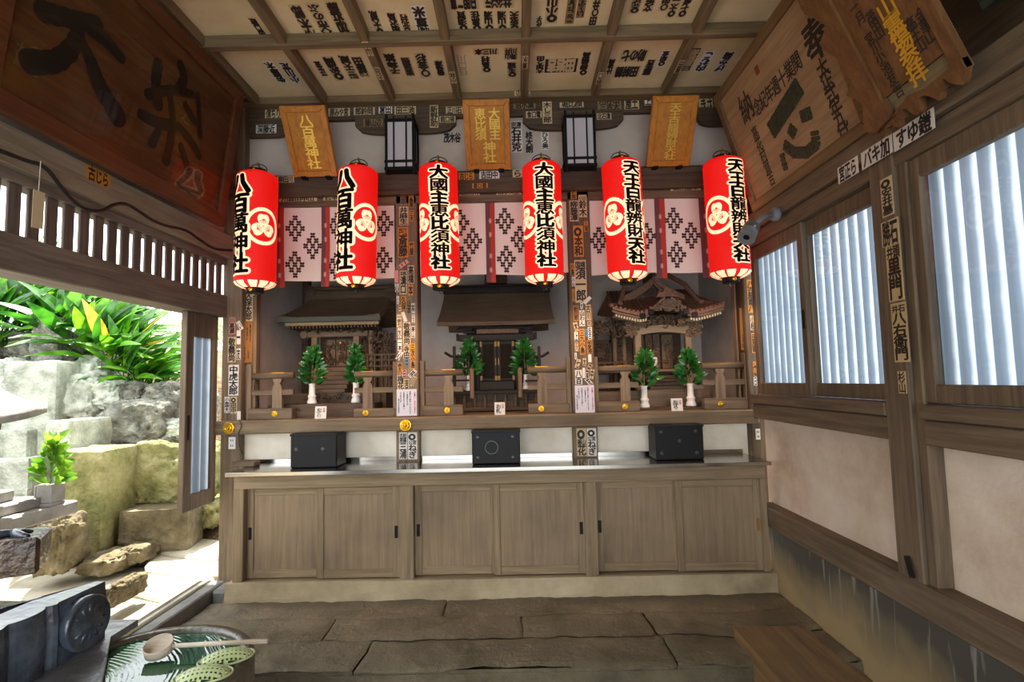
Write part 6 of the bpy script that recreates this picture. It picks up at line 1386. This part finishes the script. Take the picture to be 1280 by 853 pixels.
# ================================================================== outdoors beyond the opening
def gz(x, y): return 0
mb = MB()
def hill(u, v):
    x = -14+12.0*u; y = -4+26*v; d = max(0, min(1.0, (y-4.75+.35*(x+3))/1.6))*1.0; d2 = max(0, min(1, (-x-4.3)/1.6))
    z = -.05 + 1.35*max(d*(1 if x < -2.4 else .0 if x > -2.3 else 1), d2) + .9*max(0, min(1, (-x-3.3)/3))*max(d, d2) + .08*noise.noise((x*1.5, y*1.5, 0))*max(d, d2)
    return V(x, y, z - (.04 if d == 0 and d2 == 0 else 0))
mb.sm = True; mb.grid(hill, 80, 110); struct('ground_outside', mb, SOIL)
mb = MB(); mb.box(-2.4, 14, 4.9+.3, 22, -.3, -.1); mb.box(1.9, 14, -6, 5.2, -.3, -.1); struct('ground_behind', mb, PATH)
def rock(name, label, px, py, wp, hp, Y, dep=None, mat=STONE_B, seed=0, kind='boulder', cat='rock', rough=.16, rz=0, group=None):
    k = Y/FPX; c = onY(px, py, Y); w, h = wp*k/2*1.08, hp*k/2*1.08; d = (dep or w*1.6)/2
    bm = bmesh.new()
    if kind == 'block':
        bmesh.ops.create_cube(bm, size=2); bmesh.ops.subdivide_edges(bm, edges=bm.edges, cuts=9, use_grid_fill=True)
    else: bmesh.ops.create_icosphere(bm, subdivisions=5, radius=1)
    o = V(seed*3.1, seed*1.7, seed)
    for v in bm.verts:
        p = v.co.copy()
        if kind == 'block':
            e = Vector([math.copysign(abs(q)**1, q) for q in p]); l = sorted([abs(q) for q in p]); ed = max(0, l[1]-.86)/.14
            p = e*(1-.035*ed) + p.normalized()*(.035*noise.noise(p*2.2+o)+.015*noise.noise(p*7+o))
        else:
            q = p.normalized(); e = 1.9; p = V(*[math.copysign(abs(x)**.72, x) for x in q]); p = p/max(1e-6, (abs(p.x)**4+abs(p.y)**4+abs(p.z)**4)**.25)
            p *= 1 + rough*1.3*noise.noise(q*1.3+o) + rough*.9*noise.noise(q*2.9+o) - rough*.9*abs(noise.noise(q*4.5+o)) - rough*.6*abs(noise.noise(V(q.x*8, q.y*8, q.z*11)+o)) + rough*.35*noise.noise(q*15+o)
        v.co = Matrix.Rotation(rz, 3, 'Z') @ V(p.x*w, p.y*d, p.z*h) + c + V(0, d*.6, 0)
    mb = MB(); mb.bm.free(); mb.bm = bm
    for f in bm.faces: f.smooth = kind != 'block'
    return solo(name, mb, mat, label, cat, group)
GW = 'stones of the garden wall'
rk = [
 ('dressed_stone', 'tall dressed square stone block with a chiselled edge in the garden wall', 107, 629, 54, 122, 4.35, .42, STONE_M, 1, 'block', .0),
 ('dressed_stone', 'pale square stone block on top of the tall dressed block', 84, 549, 30, 44, 4.55, .5, STONE_P, 2, 'block', .0),
 ('boulder', 'big mossy boulder right of the tall dressed block', 211, 598, 76, 80, 4.75, .6, STONE_M, 3, 'boulder', 0),
 ('kerb_stone', 'low squared stone at the foot of the mossy boulder', 193, 663, 72, 50, 4.5, .35, STONE_B, 4, 'block', .2),
 ('boulder', 'rounded brown boulder partly hidden behind the left sash', 252, 645, 58, 34, 4.9, .5, STONE_M, 5, 'boulder', 0),
 ('tooled_stone', 'tall pale tooled stone slab standing in the wall at left', 42, 512, 58, 112, 5.0, .4, STONE_P, 6, 'block', .1),
 ('boulder', 'pale stone at the left edge beside the tooled slab', 5, 480, 32, 56, 5.2, .5, STONE_P, 7, 'boulder', 0),
 ('boulder', 'pointed grey rock standing among the leafy plants', 66, 436, 50, 84, 5.45, .4, STONE_G, 8, 'boulder', 0),
 ('boulder', 'dark rock left of the pointed grey rock', 34, 436, 44, 46, 5.7, .5, STONE_G, 9, 'boulder', 0),
 ('boulder', 'squat dark stone at the upper left edge', 10, 432, 40, 30, 5.8, .5, STONE_G, 10, 'boulder', 0),
 ('boulder', 'rounded pale rock below the leafy plants, right of the pointed rock', 112, 463, 36, 34, 5.35, .4, STONE_P, 11, 'boulder', 0),
 ('boulder', 'large layered rock in the middle of the wall', 88, 496, 70, 62, 5.15, .5, STONE_P, 12, 'boulder', 0),
 ('boulder', 'broad pale rock right of the layered rock', 126, 494, 54, 36, 5.2, .5, STONE_P, 13, 'boulder', 0),
 ('boulder', 'small upright grey rock under the yellow leaf', 163, 492, 24, 26, 5.2, .3, STONE_G, 14, 'boulder', 0),
 ('boulder', 'porous mossy rock in the centre of the wall', 166, 532, 84, 58, 5.0, .5, STONE_G, 15, 'boulder', 0),
 ('boulder', 'rough grey porous rock beside the sash', 234, 516, 38, 62, 5.2, .5, STONE_G, 16, 'boulder', 0),
 ('boulder', 'flat wedge stone right of the porous mossy rock', 216, 538, 46, 26, 5.05, .4, STONE_P, 17, 'boulder', 0),
 ('boulder', 'small grey stone above the wedge stone', 198, 498, 40, 36, 5.25, .4, STONE_G, 18, 'boulder', 0),
 ('boulder', 'rugged brown rock under the granite slab', 64, 684, 44, 66, 3.9, .3, STONE_B, 19, 'boulder', 0),
 ('boulder', 'low golden rock lying on the ground by the path', 124, 708, 46, 22, 4.05, .35, STONE_B, 20, 'boulder', 0),
 ('boulder', 'second low golden rock behind the first by the path', 160, 696, 32, 19, 4.2, .3, STONE_B, 21, 'boulder', 0),
 ('boulder', 'small buff stone at the corner of the black basin', 143, 744, 18, 26, 3.3, .3, STONE_B, 22, 'boulder', 0),
 ('boulder', 'brown rock low in shade left of the tall dressed block', 82, 664, 34, 62, 4.35, .4, STONE_B, 23, 'boulder', 0),
 ('masonry_block', 'upper pale masonry block behind the stone shrine', 18, 556, 46, 34, 4.9, .4, STONE_P, 24, 'block', 0),
 ('masonry_block', 'lower pale masonry block behind the stone shrine', 18, 596, 50, 44, 4.85, .4, STONE_P, 25, 'block', 0),
 ('boulder', 'mossy rock above the shutter foot, beside the big mossy boulder', 200, 556, 44, 24, 5.0, .4, STONE_G, 26, 'boulder', 0),
]
for nm, lb, px, py, w, h, Y, d, m_, sd, kd, rz in rk: rock(nm, lb, px, py, w, h, Y, d, m_, sd, kd, 'rock', .16, rz, GW)
# path flags in the sun
def flag(name, pts, lab, z=.02, seed=1):
    P_ = [onZ(x, y, z) for x, y in pts]; n_ = len(P_); c = sum(P_, V(0, 0, 0))/n_; sm_ = []
    for i in range(n_):
        a, b_ = P_[i], P_[(i+1) % n_]
        for k in range(4): q = a.lerp(b_, k/4); sm_.append(q + (c-q)*(.03*noise.noise((q.x*6, q.y*6, seed)) + (.05 if k == 0 else 0)))
    mb = MB(); mb.prism([V(p.x, p.y, -.12) for p in sm_], (0, 0, .12+z-.015)); a = [mb.bm.verts.new(V(p.x, p.y, z-.015)) for p in sm_]; b2 = [mb.bm.verts.new(V(p.x+(c.x-p.x)*.06, p.y+(c.y-p.y)*.06, z)) for p in sm_]
    for i in range(len(a)): mb.face([a[i], a[(i+1) % len(a)], b2[(i+1) % len(a)], b2[i]])
    mb.face(b2); bmesh.ops.remove_doubles(mb.bm, verts=mb.bm.verts, dist=1e-5); solo(name, mb, PATH, lab, 'paving stone', 'sunlit paving stones of the path')
flag('paving_stone', [(206, 664), (290, 655), (300, 690), (262, 700), (190, 690)], 'rounded sunlit paving stone farthest along the path', .05, 2)
flag('paving_stone', [(188, 692), (262, 701), (300, 692), (310, 715), (230, 722), (178, 712)], 'sunlit paving stone, second farthest along the path', .03, 3)
flag('paving_stone', [(178, 715), (230, 724), (270, 720), (262, 742), (200, 752), (158, 738)], 'sunlit paving stone in the middle of the path by threshold', .03, 4)
flag('paving_stone', [(150, 745), (200, 754), (258, 745), (212, 775), (140, 790), (120, 770)], 'sunlit paving stone nearest the round basin', .02, 5)
flag('paving_stone', [(80, 765), (135, 762), (130, 800), (60, 820)], 'paving stone hidden partly behind the black basin', .02, 6)
mb = MB(); mb.box(-4.2, -2.24, -2, 4.3, -.14, -.02); mb.box(-3.0, -2.0, 4.3, 6, -.14, -.02); solo('gravel_path', mb, PATH, 'pale trodden path running along the open left side', 'path')

# ---- granite slab with steps, small stone shrine and vase of leaves
XS = -2.62
def GX(px, py, X=XS): return onX(px, py, X)
e = GX(98, 632); zt = GX(98, 625).z; zb2 = GX(98, 641).z
t = thing('stone_shrine', 'small white granite shrine with a flared roof on a stepped slab, left edge', 'shrine', (XS-.3, 2.9, zb2))
mb = MB(); mb.box(XS-.75, XS, 1.6, e.y, zb2, zt, .008); mb.build('slab', STONE_W, t)
s1 = GX(60, 632, XS-.07); s2 = GX(48, 612, XS-.14)
mb = MB(); mb.box(XS-.7, XS-.07, 1.6, s1.y-.02, zt, zt+.055, .006); mb.build('step', STONE_W, t)
mb = MB(); mb.box(XS-.7, XS-.15, 1.6, s1.y-.12, zt+.055, zt+.115, .006); mb.build('step', STONE_W, t)
mb = MB(); mb.box(XS-.65, XS-.22, 1.6, s1.y-.22, zt+.115, zt+.165, .006); mb.build('step', STONE_W, t)
zr0 = GX(50, 527, XS-.1).z; yr0 = GX(54, 527, XS-.1).y
mb = MB(); mb.box(XS-.60, XS-.30, 1.75, yr0-.24, zt+.165, zr0, .006); mb.build('body', STONE_W, t)
def rf(u, v): 
    y = yr0-1.3*u; d = v; return V(XS-.08-.45*d, y, zr0+.05 + .26*d**1.5 + .05*(abs(2*u-1)**4)*(1-d))
def rf2(u, v): p = rf(u, v); return V(2*(XS-.53)-p.x, p.y, p.z)
mb = MB(); mb.sm = True; mb.grid(rf, 20, 8, (0, 0, -.05)); mb.build('roof', STONE_W, t); mb = MB(); mb.grid(rf2, 12, 6, (0, 0, -.05)); mb.build('rear_roof', STONE_W, t)
vp = GX(62, 622, XS-.06); vp.z = zt
mb = MB(); mb.box(vp.x-.05, vp.x+.05, vp.y-.05, vp.y+.05, zt, zt+.018, .003); mb.box(vp.x-.043, vp.x+.043, vp.y-.043, vp.y+.043, zt+.018, zt+.12, .004)
for s_ in (-1, 1): mb.box(vp.x+s_*.046-.004, vp.x+s_*.046+.004, vp.y-.046, vp.y+.046, zt+.02, zt+.115, .001)
solo('stone_vase', mb, STONE_W, 'square white granite vase on the slab of the stone shrine', 'vase')
sprig(vp+V(0, 0, .11), .27, .13, 'bright green leafy sprig in the square granite vase', 77, leafmat('bright_leaf', '4a8018', '8db835', .45, .3), .02, 85, .085, 'leafy_sprig', 'foliage', None)

# ---- broad-leaved plants on the bank
def plant(px, py, Y, n, Lp, label, seed, az=(-2.6, -.2), droop=.9, mats=None, fr=(0, 0)):
    r = random.Random(seed); p = onY(px, py, Y); k = Y/FPX
    t = thing('aspidistra', label, 'plant', p, 'broad-leaved plants on the rocky bank')
    groups = {}
    for i in range(n):
        m_ = LEAFO if r.random() < .6 else LEAFO2
        q = r.random()
        if q < fr[0]: m_ = LEAFD
        elif q < fr[0]+fr[1]: m_ = LEAFY
        mb = groups.setdefault(m_.name, (MB(), m_))[0]; mb.sm = True
        a = r.uniform(*az); el = r.uniform(.35, 1.35); L = Lp*k*r.uniform(.65, 1.1); b0 = p+V(r.uniform(-.12, .12), r.uniform(-.1, .1), 0)
        d = V(math.cos(a)*math.cos(el), math.sin(a)*math.cos(el)*.8, math.sin(el)); st = b0+d*L*.40
        mb.tube([b0-V(0, 0, .05), b0+d*L*.2, st], .006, 5)
        leaf_quad(mb, st, d, V(r.uniform(-.4, .4), -.6, .9), L*.85, L*.85*r.uniform(.20, .29), r.uniform(.35, .9)*droop, 7, .10)
    nm = {LEAFO.name: 'leaves', LEAFO2.name: 'dark_leaves', LEAFD.name: 'dry_leaves', LEAFY.name: 'yellow_leaves'}
    for key, (mb, m_) in groups.items():
        o = mb.build(nm[key], m_, t)
    return t
pls = [(-8, 428, 5.6, 40, 74, 'broad-leaved plant at the far left edge of the bank'), (26, 415, 5.8, 40, 74, 'broad-leaved plant second from the left on the bank'), (58, 402, 6.0, 40, 70, 'broad-leaved plant behind the pointed grey rock'), (96, 432, 5.7, 46, 72, 'tallest broad-leaved plant right of the pointed rock'),
 (120, 446, 5.6, 46, 70, 'broad-leaved plant in the middle of the bank, arching right'), (146, 458, 5.5, 46, 66, 'broad-leaved plant with a yellow leaf, above the upright grey rock'), (172, 482, 5.45, 46, 60, 'broad-leaved plant low on the right of the bank'), (200, 482, 5.7, 44, 54, 'rightmost broad-leaved plant against the bright sky'), (112, 405, 6.2, 44, 66, 'broad-leaved plant high at the back of the bank'), (8, 385, 6.3, 36, 70, 'broad-leaved plant high at the back left of the bank'), (150, 432, 6.2, 40, 60, 'broad-leaved plant at the back right of the bank'), (60, 372, 6.6, 36, 66, 'broad-leaved plant just under the lintel, second row back')]
for i, (px, py, Y, n, Lp, lb) in enumerate(pls): plant(px, py, Y, n, Lp, lb, 100+i, (-3.3, .4) if i < 3 else (-2.0, .5), .8, fr=(.03 if i < 3 else .0, .03 if i == 5 else 0))
# far pale shrubs seen through the glare
def far_shrub(px, py, wp, hp, Y, label, seed):
    r = random.Random(seed); c = onY(px, py, Y); k = Y/FPX; w, h = wp*k/2, hp*k/2
    t = thing('shrub', label, 'shrub', c-V(0, 0, h), None); mb = MB()
    for i in range(900):
        d = V(r.gauss(0, 1), r.gauss(0, 1), r.gauss(0, 1)).normalized(); q = c+V(d.x*w, d.y*w, d.z*h)*r.uniform(.5, 1)
        leaf_quad(mb, q, V(r.uniform(-1, 1), r.uniform(-1, 1), r.uniform(-.3, 1)), (0, -.5, 1), .16, .08, .2, 2)
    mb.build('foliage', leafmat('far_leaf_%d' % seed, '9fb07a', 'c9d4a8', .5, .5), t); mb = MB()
    mb.tube([V(c.x, c.y, -.1), V(c.x+.05, c.y, c.z-h*.3), V(c.x, c.y, c.z+h*.5)], .05, 8); mb.build('trunk', W_POST, t)
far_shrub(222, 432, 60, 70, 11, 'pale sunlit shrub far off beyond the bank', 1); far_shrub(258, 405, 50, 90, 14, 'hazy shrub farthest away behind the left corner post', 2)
bpy.data.objects.remove(_fo)
